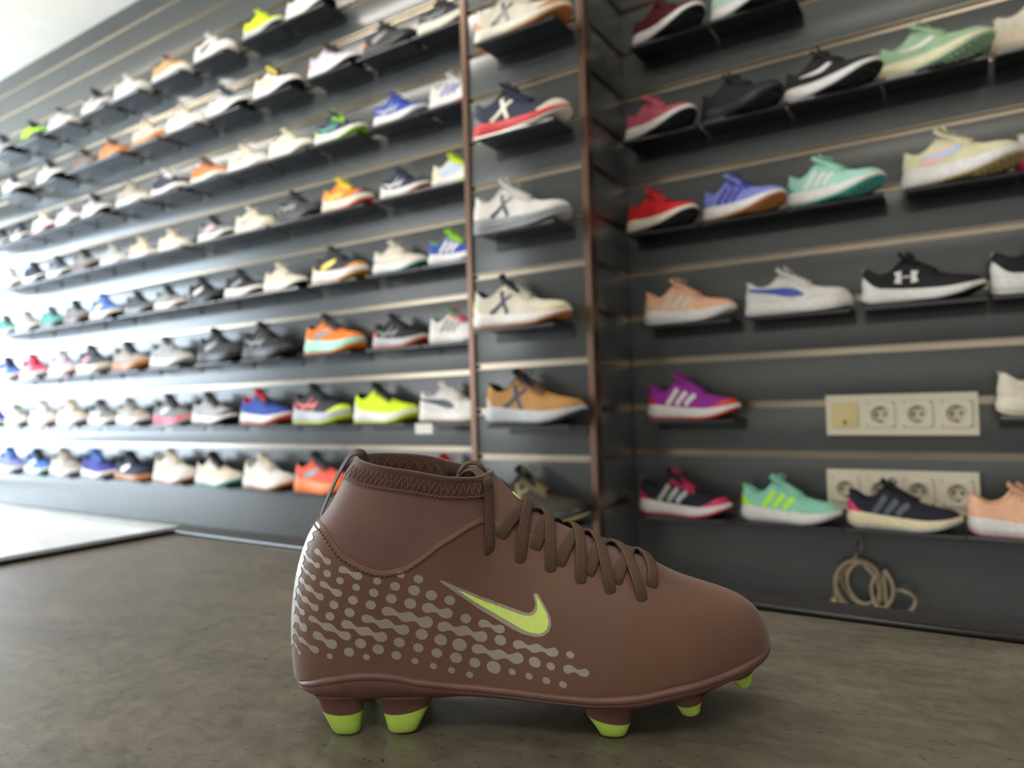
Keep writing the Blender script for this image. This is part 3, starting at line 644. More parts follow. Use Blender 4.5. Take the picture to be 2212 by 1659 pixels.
    for ch in DOTS:
        rot = R(-22); parts = []; ch = [tuple(q) for q in ch]
        if len(ch) == 1:
            u, v, r = ch[0]; pl = [(u+1.14*r*math.cos(a)*math.cos(rot)-0.94*r*math.sin(a)*math.sin(rot), v+1.14*r*math.cos(a)*math.sin(rot)+0.94*r*math.sin(a)*math.cos(rot)) for a in [2*PI*i/22 for i in range(22)]]
        else:                                              # beads joined by narrow necks: one smooth outline
            up_, lo_ = [], []; n_ = len(ch)-1
            d0 = Vector((ch[1][0]-ch[0][0], ch[1][1]-ch[0][1])).normalized(); d1 = Vector((ch[-1][0]-ch[-2][0], ch[-1][1]-ch[-2][1])).normalized()
            c0, c1 = Vector(ch[0][:2]), Vector(ch[-1][:2]); r0, r1 = ch[0][2], ch[-1][2]; m0, m1 = Vector((-d0.y, d0.x)), Vector((-d1.y, d1.x))
            cap0 = [c0-d0*1.15*r0*math.sin(a)+m0*0.96*r0*math.cos(a) for a in [PI*i/8 for i in range(9)]]      # upper side round to lower side
            cap1 = [c1+d1*1.15*r1*math.sin(a)-m1*0.96*r1*math.cos(a) for a in [PI*i/8 for i in range(9)]]
            for s_ in range(n_):
                a, b = ch[s_], ch[s_+1]; d = Vector((b[0]-a[0], b[1]-a[1])); nn = Vector((-d.y, d.x)).normalized()
                for i in range(0 if s_ else 1, 10):
                    t = i/10; r = (1-t)*a[2]+t*b[2]; k = 0.40+0.56*abs(math.cos(PI*t))**1.7; c = Vector((a[0], a[1]))+d*t+nn*(r*0.16*math.sin(2*PI*t)); up_.append(c+nn*r*k); lo_.append(c-nn*r*k)
            pl = [tuple(p) for p in cap0+lo_+cap1+up_[::-1]]
        parts.append(patch_me('dot', T, pl, -1, 0.18, 1.6))
        obj('printed_dot', join_me('printed_dot', parts, merge=0), mp, o)
    so = obj('tick_outline', join_me('tick_outline', [patch_me('s', T, SWOOSH_OUT, -1, 0.18, 1.6)]), mp, o); so['label'] = 'silver outline of the side tick mark'
    si = obj('tick_mark', join_me('tick_mark', [patch_me('s', T, SWOOSH_IN, -1, 0.36, 1.6)]), mlime, o); si['label'] = 'lime green side tick mark'
    # small lime mark on the front of the tongue
    tm = []
    for i in range(7):
        u = 134.6+i*0.8; ww = 2.4*math.sin(PI*(i+0.6)/7.2)
        tm.append([(u, -ww, T.H(u)-0.45), (u, 0, T.H(u)-0.15), (u, ww, T.H(u)-0.45)])
    Vt = [tuple(c*MM for c in q) for row in tm for q in row]; Ft = [(i*3+k, i*3+k+1, i*3+k+4, i*3+k+3) for i in range(6) for k in range(2)]
    tl = obj('tongue_mark', mesh('tongue_mark', Vt, Ft), mlime, sock); tl['label'] = 'small lime mark on the tongue'; tl.modifiers.new('thickness', 'SOLIDIFY').thickness = 0.0008
    # laces ---------------------------------------------------------
    def onlace(pts, lift, width=3.35, dive=(1, 1)):
        """pts: (u, phi degrees 0..180) over the instep; returns ribbon"""
        P = spline([(u, f, 0) for u, f in pts], 10); pos, ups = [], []; n_ = len(P)
        for i, p in enumerate(P):
            sd = -1 if p.y <= 90 else 1; f = R(p.y if p.y <= 90 else 180-p.y); f = min(f, PI/2-0.002)
            t = i/(n_-1); l = lift
            if dive[0] and t < 0.09: l = lift*(t/0.09)-1.2*(1-t/0.09)
            if dive[1] and t > 0.91: l = lift*((1-t)/0.09)-1.2*(1-(1-t)/0.09)
            # float straight across the soft ridge
            nn = Vector(T.N(p.x, f, sd)); q = Vector(T.S(p.x, f, sd)); pos.append(q+nn*l); ups.append(nn)
        for _ in range(3):
            pos = [pos[0]]+[(pos[i-1]+pos[i]*2+pos[i+1])/4 for i in range(1, n_-1)]+[pos[-1]]
            ups = [ups[0]]+[(ups[i-1]+ups[i]+ups[i+1]).normalized() for i in range(1, n_-1)]+[ups[-1]]
        return tube_me('lace_strand', [p*MM for p in pos], 0, 16, flat=(width*MM, 0.0011), up=ups)
    over = [((137.3, 45), (139.6, 62), (141.5, 76), (142, 90), (140, 118), (138, 135)),
            ((154.7, 47), (154.8, 62), (154.8, 76), (153, 90), (146, 118), (140, 134)),
            ((171.2, 46), (172.4, 64), (172.2, 78), (169.5, 91), (163, 118), (157, 134)),
            ((187.6, 45), (185.5, 62), (184, 76), (181, 91), (175, 118), (170, 134)),
            ((205.0, 44), (202, 60), (199.5, 76), (196, 91), (190, 118), (186, 134)),
            ((211.5, 54), (212.8, 67), (212.5, 80), (210.5, 92), (208, 116), (206, 130))]
    under = [((126.0, 49), (131, 57), (136.5, 67), (142, 80), (150, 100), (156, 128)),
             ((146.2, 54), (149.5, 64), (153, 76), (158, 92), (166, 118), (171, 133)),
             ((159.3, 51), (163, 59), (167.5, 70), (172, 82), (181, 110), (188, 133)),
             ((175.5, 51), (178.5, 58), (182, 68), (186, 82), (196, 112), (204, 133)),
             ((190.8, 51), (194, 59), (198, 70), (202, 82), (207, 110), (210, 128))]
    for p in under: obj('lace_strand', onlace(p, 1.1), ml, root)
    for p in over: obj('lace_strand', onlace(p, 2.3), ml, root)
    # top strand: from the top eyelet over the rim into the collar, and the loop lying inside
    P = [T.S(120, R(43), -1, -1.0), T.S(119.7, R(47), -1, 1.6), T.S(118.8, R(56), -1, 1.9), T.S(117.6, R(68), -1, 2.2), T.S(116.0, R(80), -1, 2.6)]
    P += [(115.5, -9.5, 142.2), (112, -5.5, 144.6), (106.5, -2.5, 143.5), (101, 2, 138), (96, 6, 130)]
    nn = [T.N(118.8, R(56), -1)]*4+[(0.2, -0.75, 0.6), (0.1, -0.5, 0.85), (-0.2, -0.2, 0.95), (-0.6, 0.1, 0.8), (-0.8, 0.2, 0.5), (-0.9, 0.2, 0.3)]
    pp = spline(P, 8); uu = spline(nn, 8)
    obj('lace_strand', tube_me('lace_strand', [p*MM for p in pp], 0, 16, flat=(0.0031, 0.0011), up=uu), ml, root)
    P = [(99, 6, 130), (100.5, 8, 140), (105, 10, 146.5), (111, 11, 147.6), (116, 10, 144.5), (119.5, 11, 139)]
    nn = [(-1, -0.2, 0.1), (-0.9, -0.2, 0.4), (-0.4, -0.3, 0.9), (0, -0.3, 1), (0.4, -0.2, 0.9), (0.8, 0, 0.5)]
    obj('lace_strand', tube_me('lace_strand', [p*MM for p in spline(P, 8)], 0, 16, flat=(0.0028, 0.00085), up=spline(nn, 8)), ml, root)
    # sole plate ----------------------------------------------------
    us4 = stations(0, 285, 120); near = [(u, -T.Wb(u)) for u in us4]; far = [(u, T.Wb(u)) for u in reversed(us4[1:-1])]; loop = near+far; n = len(loop)
    Vb = pchip([(0,22.5),(10,20.8),(19,20),(47,20),(86,19.4),(101,20.2),(130,19.1),(155,18.6),(170,17.4),(197,17),(204,18),(218,20.6),(235,23),(252,27),(270,29.5),(285,31)])
    prof = [(-2.5, 1.6, 0), (0.6, 1.2, 0), (1.9, 0.7, 0), (2.5, -0.4, 0), (2.45, -1.6, 0), (1.9, -2.5, 0), (1.35, -2.9, 0), (1.5, -3.6, 0), (0.6, 0.34, 1), (-1.6, 0.72, 1), (-4.0, 0.95, 1), (-7.0, 1.0, 1)]
    V5, F5 = [], []; K = len(prof)
    def lv(u): return T.lean(T.B(u))*max(0, 1-u/T.uc)
    for i, (u, w) in enumerate(loop):
        a, c = Vector(loop[i-1]), Vector(loop[(i+1) % n]); t = (c-a).normalized(); out = Vector((t.y, -t.x))
        if out.dot(Vector((u-142, w*3))) < 0: out = -out
        b, vb = T.B(u), Vb(u); y0 = b-3.6
        if y0 < vb+0.6: y0 = vb+0.6
        for d, zz, mode in prof:
            v = b+zz if mode == 0 else y0+(vb-y0)*zz
            if mode == 0 and v < vb+0.6: v = vb+0.6
            sh = 4.2*max(0, 1-u/26)-3.0*max(0, (u-258)/27)
            V5.append(((u+lv(u)+sh+out.x*d)*MM, (w+out.y*d)*MM, v*MM))
    for i in range(n):
        j = (i+1) % n
        for k in range(K-1): F5.append((i*K+k, i*K+k+1, j*K+k+1, j*K+k))
    m_ = len(us4)
    for i in range(m_-1):                                  # underside and top, near to far
        a, b = i, i+1; fa, fb2 = (n-a) % n, (n-b) % n
        for k in (K-1, 0):
            q = [a*K+k, b*K+k, fb2*K+k, fa*K+k]; q2 = list(dict.fromkeys(q))
            if len(q2) >= 3: F5.append(tuple(q2))
    sole = obj('sole_plate', mesh('sole_plate', V5, F5, merge=1e-6), msole, root); sole.data.set_sharp_from_angle(angle=R(50))
    # thin moulded line on the sidewall
    ln = []
    obj('sole_seam', tube_me('sole_seam', [Vector(V5[i*K+6]) for i in range(n)], 0.00022, 5, closed=True), mat_thread((150, 112, 102)), sole)
    # studs: (top u0,u1,v), tip line left/right v, bottom u0,u1, lowest v, lateral centre, half depths
    def stud(t0, t1, tv, l, r, b0, b1, bl, br, lo, wc, hd, lean=0.0):
        def ring(cx_, hw, hd_, z0, z1, wofs, dip=0.0, e=2.6):
            out = []
            for i in range(28):
                a = 2*PI*i/28; ca, sa = math.cos(a), math.sin(a); x = hw*math.copysign(abs(ca)**(2/e), ca); y = hd_*math.copysign(abs(sa)**(2/e), sa)
                k = 0.5+0.5*x/hw; out.append(((cx_+x)*MM, (wofs+y)*MM, (z0+(z1-z0)*k-dip*(1-(2*k-1)**2))*MM))
            return out
        sgn = 1 if wc > 0 else -1
        def build(rings, capb, capt):
            V_ = [p for rg in rings for p in rg]; F_ = [(i*28+k, i*28+(k+1) % 28, (i+1)*28+(k+1) % 28, (i+1)*28+k) for i in range(len(rings)-1) for k in range(28)]
            if capt: F_.append(tuple(range(28)))
            if capb: F_.append(tuple((len(rings)-1)*28+k for k in range(28)))
            return V_, F_
        lx, ly = l; rx, ry = r
        mid = ((lx+rx)/2, (rx-lx)/2)
        ra = ring((t0+t1)/2, (t1-t0)/2+2.0, hd+3, tv+3, tv+3, wc); rb = ring((t0+t1)/2, (t1-t0)/2, hd+0.6, tv, tv, wc)
        rc = ring(mid[0], mid[1], hd*0.86, ly, ry, wc+sgn*0.4, 1.6)
        V_, F_ = build([ra, rb, rc], True, True); base_ = obj('stud', mesh('stud', V_, F_), msole, root); base_.data.set_sharp_from_angle(angle=R(60))
        rc2 = ring(mid[0], mid[1]+0.05, hd*0.86+0.05, ly+0.15, ry+0.15, wc+sgn*0.4, 1.6)
        rd = ring((b0+b1)/2*0.5+mid[0]*0.5, ((b1-b0)/2+mid[1])/2, hd*0.76, (bl+ly)/2, (br+ry)/2, wc+sgn*0.8, 1.2)
        re_ = ring((b0+b1)/2, (b1-b0)/2, hd*0.64, bl, br, wc+sgn*1.1, 0.7)
        rf = ring((b0+b1)/2, (b1-b0)/2-1.4, hd*0.52, lo+max(0.25, (bl-lo)*0.45), lo+max(0.25, (br-lo)*0.45), wc+sgn*1.1, 0.3)
        rg = ring((b0+b1)/2, (b1-b0)/2-3.4, hd*0.3, lo+(bl-lo)*0.15, lo+(br-lo)*0.15, wc+sgn*1.1, 0.0)
        V_, F_ = build([rc2, rd, re_, rf, rg], True, True); tip = obj('stud_tip', mesh('stud_tip', V_, F_), mstud, base_); tip['label'] = 'lime green stud tip'
        tip.data.set_sharp_from_angle(angle=R(55))
    for sg in (-1, 1):
        stud(21.0, 46.4, 19.8, (22.6, 14.1), (45.8, 12.8), 28.4, 44.2, 3.2, 1.8, 0.0, sg*22.5, 7.5)
        stud(56.0, 86.0, 18.8, (57.8, 11.8), (84.0, 15.8), 60.6, 78.0, 2.2, 4.2, 0.0, sg*23.5, 7.5)
        stud(170.4, 197.2, 16.6, (171.2, 12.6), (195.8, 7.8), 177.0, 193.0, 4.6, 1.8, 0.0, sg*35, 8.0)
        stud(220.0, 236.6, 18.6, (221.2, 14.8), (235.9, 16.9), 224.4, 234.6, 9.6, 10.8, 8.2, sg*31, 6.5)
        stud(256.0, 271.5, 26.0, (257.8, 20.4), (271.0, 26.0), 262.0, 269.6, 15.6, 19.4, 14.8, sg*13, 5.5)
    return root
# ================================================================== display shoes
def make_last(kind):
    if kind == 'C':     # flat court sneaker
        return Last(255., 94., B=[(0,27),(40,25),(100,22),(180,21),(230,23),(255,26)],
            H=[(0,80),(9,78.5),(24,70),(45,65),(64,68),(82,81),(94,92),(112,89),(140,76),(170,61),(195,54),(215,52),(232,49),(246,42),(255,30)],
            Wb=[(0,30),(40,31),(80,30),(110,32),(150,38),(185,42),(210,42),(255,40)], rim=24, P=[(0,1.8),(94,1.6),(140,1.7),(200,2.1),(255,2.3)], Q=[(0,1.8),(94,1.5),(140,1.6),(200,2.0),(255,2.3)],
            lean=[(20,0),(45,-1.5),(65,1.5),(82,3),(92,2)]), pchip([(0,1),(12,0),(180,0),(225,2.5),(255,8)]), 3.0, 2.0
    if kind == 'M':     # slim retro sneaker
        return Last(258., 92., B=[(0,31),(40,29),(100,23),(180,18),(230,21),(258,27)],
            H=[(0,83),(9,81),(24,71),(42,64),(62,69),(80,85),(92,95),(112,88),(140,72),(170,57),(195,50),(215,48),(234,45),(248,40),(258,30)],
            Wb=[(0,28),(40,29),(80,28),(110,31),(150,37),(185,40),(210,39),(258,37)], rim=22, P=[(0,1.8),(92,1.6),(140,1.7),(200,2.0),(258,2.2)], Q=[(0,1.8),(92,1.5),(140,1.6),(200,1.9),(258,2.2)],
            lean=[(20,1),(45,-1.5),(65,1),(86,4),(94,3)]), pchip([(0,7),(14,2),(30,0),(175,0),(220,7),(258,19)]), 2.0, 1.6
    if kind == 'K':     # chunky runner
        return Last(258., 94., B=[(0,40),(40,38),(100,33),(180,28),(230,32),(258,38)],
            H=[(0,88),(9,86.5),(24,79),(45,73),(64,78),(82,93),(94,104),(112,98),(140,85),(170,70),(195,63),(215,60),(234,56),(248,50),(258,42)],
            Wb=[(0,31),(40,32),(80,31),(110,33),(150,39),(185,43),(210,43),(258,40)], rim=25, P=[(0,1.8),(94,1.6),(140,1.7),(200,2.0),(258,2.2)], Q=[(0,1.8),(94,1.5),(140,1.6),(200,1.95),(258,2.2)],
            lean=[(30,1),(55,-2),(72,1),(90,3),(96,-1)]), pchip([(0,9),(14,2.5),(32,0),(165,0),(205,5),(258,22)]), 5.0, 4.0
    return Last(256., 96., B=[(0,35),(40,33),(100,27),(180,23),(230,28),(256,34)],
            H=[(0,84),(9,82.5),(24,74),(44,66),(64,71),(84,88),(96,98),(114,92),(142,77),(172,62),(198,55),(218,52),(236,49),(248,44),(256,36)],
            Wb=[(0,30),(40,31),(80,30),(110,32),(150,38.5),(185,42.5),(210,42),(256,39)], rim=24, P=[(0,1.8),(96,1.6),(140,1.7),(200,2.0),(256,2.2)], Q=[(0,1.8),(96,1.5),(140,1.6),(200,1.9),(256,2.2)],
            lean=[(25,1),(50,-1.5),(66,1),(84,3.5),(92,0)]), pchip([(0,10),(14,3),(32,0),(160,0),(200,5),(256,24)]), 4.0, 3.0

def ribbon(last, cl, side, off=0.9):
    """logo band: list of (u, v, half width) centre line laid on the upper"""
    P = [Vector(p) for p in cl]; pts = spline(P, 5); V, F = [], []; n = len(pts)
    for i, p in enumerate(pts):
        a, c = pts[max(0, i-1)], pts[min(n-1, i+1)]; t = Vector((c.x-a.x, c.y-a.y)).normalized(); nn = Vector((-t.y, t.x))
        for e in (-1, -0.33, 0.33, 1):
            q = Vector((p.x, p.y))+nn*(p.z*e); u = min(last.L-1, max(0.5, last.uhat(q.x, q.y)))
            s = last.S(u, min(PI/2-0.02, last.phi_at(u, q.y)), side, off); V.append((s[0]*MM, s[1]*MM, s[2]*MM))
    for i in range(n-1):
        for k in range(3): q = i*4+k; F.append((q, q+1, q+5, q+4))
    return V, F
def logo_lines(kind, L, dv):
    """centre lines (u, v, half width); dv lifts with the sole"""
    if kind == 's3': return [[(66+i*27, 36+dv-i*1.0, 6.4), (80+i*27, 54+dv-i*2.5, 6.8), (93+i*27, 74+dv-i*8, 6.8)] for i in range(3)]
    if kind == 'sw': return [[(54, 56+dv, 0.6), (85, 53+dv, 3.2), (112, 52+dv, 5.6), (130, 56+dv, 7.6), (142, 64+dv, 6.6), (146, 72+dv, 4.0), (144, 79+dv, 0.8)]]
    if kind == 'fs': return [[(12, 66+dv, 3.5), (40, 62+dv, 4.5), (75, 58+dv, 6.5), (105, 54+dv, 10), (130, 49+dv, 9), (152, 43+dv, 2)]]
    if kind == 'x': return [[(62, 33+dv, 5), (80, 44+dv, 5), (98, 58+dv, 4.6), (120, 70+dv, 4)], [(112, 30+dv, 5), (104, 44+dv, 5), (94, 62+dv, 5), (88, 80+dv, 5)]]
    if kind == 'ua': return [[(82, 70+dv, 8.0), (83, 63+dv, 6.5), (83.5, 57+dv, 4.5), (83, 51+dv, 6.5), (82, 44+dv, 8.0)], [(118, 68+dv, 8.0), (117, 62+dv, 6.5), (116.5, 56+dv, 4.5), (117, 50+dv, 6.5), (118, 43+dv, 8.0)], [(84, 57+dv, 1.6), (100, 56.5+dv, 1.4), (116, 56+dv, 1.6)]]
    if kind == 'w': return [[(30, 56+dv, 2.5), (60, 48+dv, 3.5), (100, 46+dv, 3.5), (136, 54+dv, 3)], [(58, 36+dv, 3.2), (80, 46+dv, 3), (98, 62+dv, 2.5), (104, 72+dv, 2)], [(110, 34+dv, 3), (126, 46+dv, 3), (136, 60+dv, 2)]]
    if kind == 'b': return [[(64, 40+dv, 8), (85, 48+dv, 10), (110, 54+dv, 9), (132, 62+dv, 5)]]
    return []
SHOE = {}
def shoe_meshes(kind):
    if kind in SHOE: return SHOE[kind]
    T, G, flare, lift = make_last(kind); L = T.L; D = {}
    us = stations(0, 40, 12, True, False)+[40+i*6.0 for i in range(1, int((L-40-30)/6)+1)]
    us += stations(us[-1], L, 12, False, True)[1:]
    V, F = skin(T, us, lambda u: 0.0, lambda u: PI/2, 12); D['upper'] = mesh('upper', V, F, merge=1e-5)
    # lining
    ru = stations(0, T.uc-0.3, 22); ring = [T.S(u, PI/2, -1) for u in ru]+[T.S(u, PI/2, 1) for u in reversed(ru[1:-1])]; n = len(ring)
    cu = T.uc*0.55; V, F = [], []
    for (u, w, v) in ring:
        for k, dz in ((1.02, 0.6), (0.94, 2.0), (0.84, -1), (0.80, -18), (0.78, -30)): V.append(((cu+(u-cu)*k)*MM, w*k*MM, (v+dz)*MM))
    for i in range(n):
        j = (i+1) % n
        for k in range(4): F.append((i*5+k, i*5+k+1, j*5+k+1, j*5+k))
    F.append(tuple(i*5+4 for i in range(n))); D['collar'] = mesh('collar', V, F)
    # tongue
    h = T.H; tp = [(150, h(150)+1.5), (128, h(128)+3), (108, h(108)+6), (96, h(96)+9), (88, h(92)+17), (84, h(92)+20)]; V, F = [], []
    pts = spline([(a, b, 0) for a, b in tp], 4)
    for i, p in enumerate(pts):
        wd = 17+5*i/len(pts); t = (pts[min(i+1, len(pts)-1)]-pts[max(0, i-1)]).normalized(); nn = Vector((t.y, -t.x)) if t.x > 0 else Vector((-t.y, t.x)); nn = nn if nn.y > 0 else -nn
        for off in (0, -4.5):
            for k in range(-4, 5): V.append(((p.x+nn.x*off)*MM, wd*k/4*MM, (p.y+nn.y*off-(k/4)**2*7)*MM))
    for i in range(len(pts)-1):
        for k in range(8): q = i*18+k; F.append((q, q+1, q+19, q+18)); F.append((q+9, q+10, q+28, q+27))
        F.append((i*18, i*18+9, i*18+27, i*18+18)); F.append((i*18+8, i*18+17, i*18+35, i*18+26))
    e = (len(pts)-1)*18
    for k in range(8): F.append((e+k, e+k+1, e+k+10, e+k+9))
    D['tongue'] = mesh('tongue', V, F)
    # laces: crossing bars plus a small bow
    parts = []
    for i in range(6):
        u = 103+i*11.0
        for s_ in (1, -1):
            pts, ups = [], []
            for k in range(9):
                f = 48+84*k/8; sd = -1 if f <= 90 else 1; ff = min(PI/2-0.01, R(f if f <= 90 else 180-f)); uu = u+s_*(k-4)*1.3
                p = T.S(uu, ff, sd); l_ = 5.0 if 0 < k < 8 else 0.2; pts.append(Vector((p[0], p[1], p[2]+l_*math.sin(ff)))*MM); ups.append(Vector((0.2, 0.4*sd*math.cos(ff), 1)))
            parts.append(tube_data(pts, 0, 8, flat=(0.0028, 0.0011), up=ups))
    for s_ in (-1, 1):
        b = T.H(104)+7; pts = spline([(104, 0, b), (100, s_*12, b+9), (108, s_*24, b+6), (114, s_*20, b-1), (106, s_*4, b+1)], 4)
        parts.append(tube_data([p*MM for p in pts], 0.0016, 6))
    D['laces'] = join_me('laces', parts)
    # midsole and outsole
    def slab(zb, zt, ext, ext2, segs=40):
        u4 = stations(0, L, segs); near = [(u, -T.Wb(u)) for u in u4]; far = [(u, T.Wb(u)) for u in reversed(u4[1:-1])]; loop = near+far; n = len(loop); V, F = [], []
        K = 6
        for i, (u, w) in enumerate(loop):
            a, c = Vector(loop[i-1]), Vector(loop[(i+1) % n]); t = (c-a).normalized(); out = Vector((t.y, -t.x))
            if out.dot(Vector((u-L/2, w*3))) < 0: out = -out
            z0, z1 = zb(u), zt(u); hh = z1-z0
            for d, k in ((-3.5, 1.0), (ext*0.55, 1.0), (ext, 0.82), (ext2, 0.35), (ext2-0.6, 0.08), (ext2-4.0, 0.0)): V.append(((u+out.x*d)*MM, (w+out.y*d)*MM, (z0+hh*k)*MM))
        for i in range(n):
            j = (i+1) % n
            for k in range(K-1): F.append((i*K+k, i*K+k+1, j*K+k+1, j*K+k))
        for i in range(len(u4)-1):
            fa, fb = (n-i) % n, (n-i-1) % n
            for k in (0, K-1):
                q = list(dict.fromkeys([i*K+k, (i+1)*K+k, fb*K+k, fa*K+k]))
                if len(q) >= 3: F.append(tuple(q))
        return V, F
    th = 4.5 if kind != 'C' else 3.5
    V, F = slab(lambda u: G(u)+th*0.8, lambda u: T.B(u)+lift, 2.2, 1.6+flare); D['midsole'] = mesh('midsole', V, F, merge=1e-6)
    V, F = slab(lambda u: G(u), lambda u: G(u)+th, 1.2+flare, 0.8+flare)
    parts = [(V, F)]
    if kind in 'KR':                                    # tread lugs
        u = 22.0
        while u < L-14:
            w = T.Wb(u)*0.8
            for a, b in ((-w, -w*0.3), (-w*0.2, w*0.2), (w*0.3, w)):
                z0 = G(u)-0.0; V_ = []
                for (x, y) in ((u, a), (u+8, a), (u+8, b), (u, b)): V_ += [(x*MM, y*MM, (G(x)+0.5)*MM), (x*MM, y*MM, (G(x)-(2.2 if u > 170 else 0.0))*MM)]
                parts.append((V_, [(0, 2, 3, 1), (2, 4, 5, 3), (4, 6, 7, 5), (6, 0, 1, 7), (1, 3, 5, 7)]))
            u += 13
    # toe bumper wrapping up the front
    bu = [L-26+i*2.0 for i in range(13)]+[L-0.6]; V_, F_ = skin(T, bu, lambda u: 0.0, lambda u: 0.38*max(0, (u-(L-26))/26)**0.8, 4, 1.2); parts.append((V_, F_))
    D['outsole'] = join_me('outsole', parts)
    # overlays
    def fhe(u): return T.phi_at(u, T.B(u)+6+(T.H(u)-T.B(u)-6)*max(0.0, 1-(u/34.0)**1.3)*0.62)
    hu = stations(0, 40, 16, True, False); V, F = skin(T, hu, lambda u: 0.0, fhe, 8, 0.8); D['heel_counter'] = mesh('heel_counter', V, F, merge=1e-5)
    tu = [L-62+i*3.0 for i in range(17)]+stations(L-14, L, 10, False, True)[1:]
    V, F = skin(T, tu, lambda u: 0.0, lambda u: R(12)+R(78)*min(1, max(0, (u-(L-62))/46.0))**2.2, 10, 0.8); D['toe_cap'] = mesh('toe_cap', V, F, merge=1e-5)
    dv = T.B(100)-27
    for lg in ('s3', 'sw', 'fs', 'x', 'ua', 'w', 'b'):
        D[lg] = [mesh('side_logo', *ribbon(T, c, sd, 0.9)) for c in logo_lines(lg, L, dv) for sd in (-1, 1)]
    # eyestay band down both sides of the lacing
    eu_ = [92+i*5 for i in range(17)]
    V, F = skin(T, eu_, lambda u: R(50), lambda u: R(66), 4, 1.0); D['eyestay'] = mesh('eyestay', V, F)
    # heel pull tab
    a = T.S(0.5, R(70), -1); b = T.S(0.5, PI/2, -1)
    pts = spline([(a[0]-1, 0, a[2]), (b[0]-1.6, 0, b[2]-3), (b[0]-1.6, 0, b[2]+2), (b[0]+0.5, 0, b[2]+3.2), (b[0]+2.5, 0, b[2]+0.5)], 4)
    D['heel_tab'] = tube_me('heel_tab', [p*MM for p in pts], 0, 8, flat=(0.0065, 0.0012), up=[Vector((-1, 0, 0.3))]*len(pts))
    SHOE[kind] = D; return D
LOGO_NAME = dict(s3='side_stripe', sw='side_tick', fs='side_flash', x='side_cross', ua='side_emblem', w='side_band', b='side_panel')
def slotted(name, me, mat, parent):
    """copy sharing mesh data, with its own material"""
    o = bpy.data.objects.new(name, me)
    if not me.materials: me.materials.append(None)
    o.material_slots[0].link = 'OBJECT'; o.material_slots[0].material = mat
    return link(o, parent)
def make_shoe(spec, loc, rz, sc, label, group):
    kind, logo, up, mid, outs, lc, tg, la, he, to = spec; D = shoe_meshes(kind)
    r = empty('display_shoe', loc, rz); r.scale = (sc, sc, sc*1.12); tag(r, label, 'shoe', group)
    u = slotted('upper', D['upper'], fabric(up), r); slotted('collar', D['collar'], fabric(tg), u)
    slotted('midsole', D['midsole'], rubber(mid), r); slotted('outsole', D['outsole'], rubber(outs), r)
    slotted('tongue', D['tongue'], fabric(tg), r); slotted('laces', D['laces'], fabric(la), r)
    slotted('eyestay', D['eyestay'], trim_mat(up), u)
    slotted('heel_tab', D['heel_tab'], fabric(he if he != '-' else tg), u)
    if he != '-': slotted('heel_counter', D['heel_counter'], trim_mat(he), u)
    if to != '-': slotted('toe_cap', D['toe_cap'], trim_mat(to), u)
    if logo == 'psw':
        for me in D['b']: slotted('side_panel', me, trim_mat('rose'), u)
        logo = 'sw'
    if logo != '-':
        for me in D[logo]: slotted(LOGO_NAME[logo], me, trim_mat(lc), u)
    return r
# ================================================================== the room
YW, YP = 1.85, 1.60               # slat wall plane, pillar front plane
X0, X1, YF = -6.8, 2.4, -3.6      # room ends
ZC = 2.44
PX0, PX1 = -1.150, -0.778         # pillar
GS = 0.12335; G0 = FZ-0.026       # groove pitch, height of one groove
panel, conc, floor_m = mat_panel(), mat_concrete(), mat_floor()
alu = mat_metal('warm_aluminium', (158, 147, 130), 0.24, 0.92); bronze = mat_metal('bronze_profile', (116, 92, 78), 0.3, 0.8)
blackm = plain('black_powder_coat', (20, 21, 23), 0.32, 0.0, 0.5); lipm = plain('black_gloss_lip', (26, 27, 30), 0.2, 0.0, 0.6)

fl = structure(box('floor', X0, X1, YF, YW+0.1, -0.06, -0.004, plain('floor_screed', (120, 116, 110), 0.9)))
pw = 0.19; i = 0; y = YF
plank_me = box_me('plank', 0, 1.83, 0, pw-0.004, -0.004, 0.0, 0.001, 1); plank_me.materials.append(floor_m)
while y < YW-0.001:
    x = X0-((i*0.67) % 1.83)
    while x < X1:
        if x+1.83 > X0 and x < X1:
            a, b = max(x, X0), min(x+1.83, X1)
            if b-a > 0.05:
                o = bpy.data.objects.new('plank', plank_me); o.location = (a, y, 0); o.scale = ((b-a-0.003)/1.83, min(1, (YW-y)/pw), 1); link(o, fl)
        x += 1.83
    y += pw; i += 1
ceil_o = structure(box('ceiling', X0, X1, YF, YW+0.1, ZC, ZC+0.08, mat_plaster('ceiling_paint', (240, 235, 222))))
structure(box('wall_right', X1, X1+0.1, YF, YW+0.1, 0, ZC, mat_plaster('side_wall_paint', (150, 148, 144))))
wfr = structure(box('wall_front', X0, X1, YF-0.1, YF, 0, ZC, mat_plaster('front_wall_paint', (168, 164, 158))))
# left end: shop window, open daylight behind the glass
wf = plain('window_frame_paint', (60, 62, 64), 0.5)
w1 = structure(box('window_1', X0-0.06, X0, YF, YW+0.1, 0, 0.09, wf))
box('window_head', X0-0.06, X0, YF, YW+0.1, ZC-0.45, ZC, wf, w1); box('window_side', X0-0.06, X0, YF, -1.32, 0.09, ZC-0.45, wf, w1)
for yy in (-1.3, 0.3, YW+0.05): box('window_mullion', X0-0.06, X0, yy-0.03, yy+0.03, 0.09, ZC-0.06, wf, w1)

def shop_window(name, x0, x1):
    o = structure(box(name, x0, x1, YF, YF+0.05, 0.10, 0.16, wf)); box('window_head', x0, x1, YF, YF+0.05, 2.26, 2.34, wf, o)
    for x in (x0, (x0+x1)/2, x1): box('window_mullion', x-0.025, x+0.025, YF, YF+0.05, 0.16, 2.26, wf, o)
shop_window('window_2', -6.6, -4.2); shop_window('fill_light_frame', -1.45, 2.05)  # right-hand frame is made up, set around the added fill light

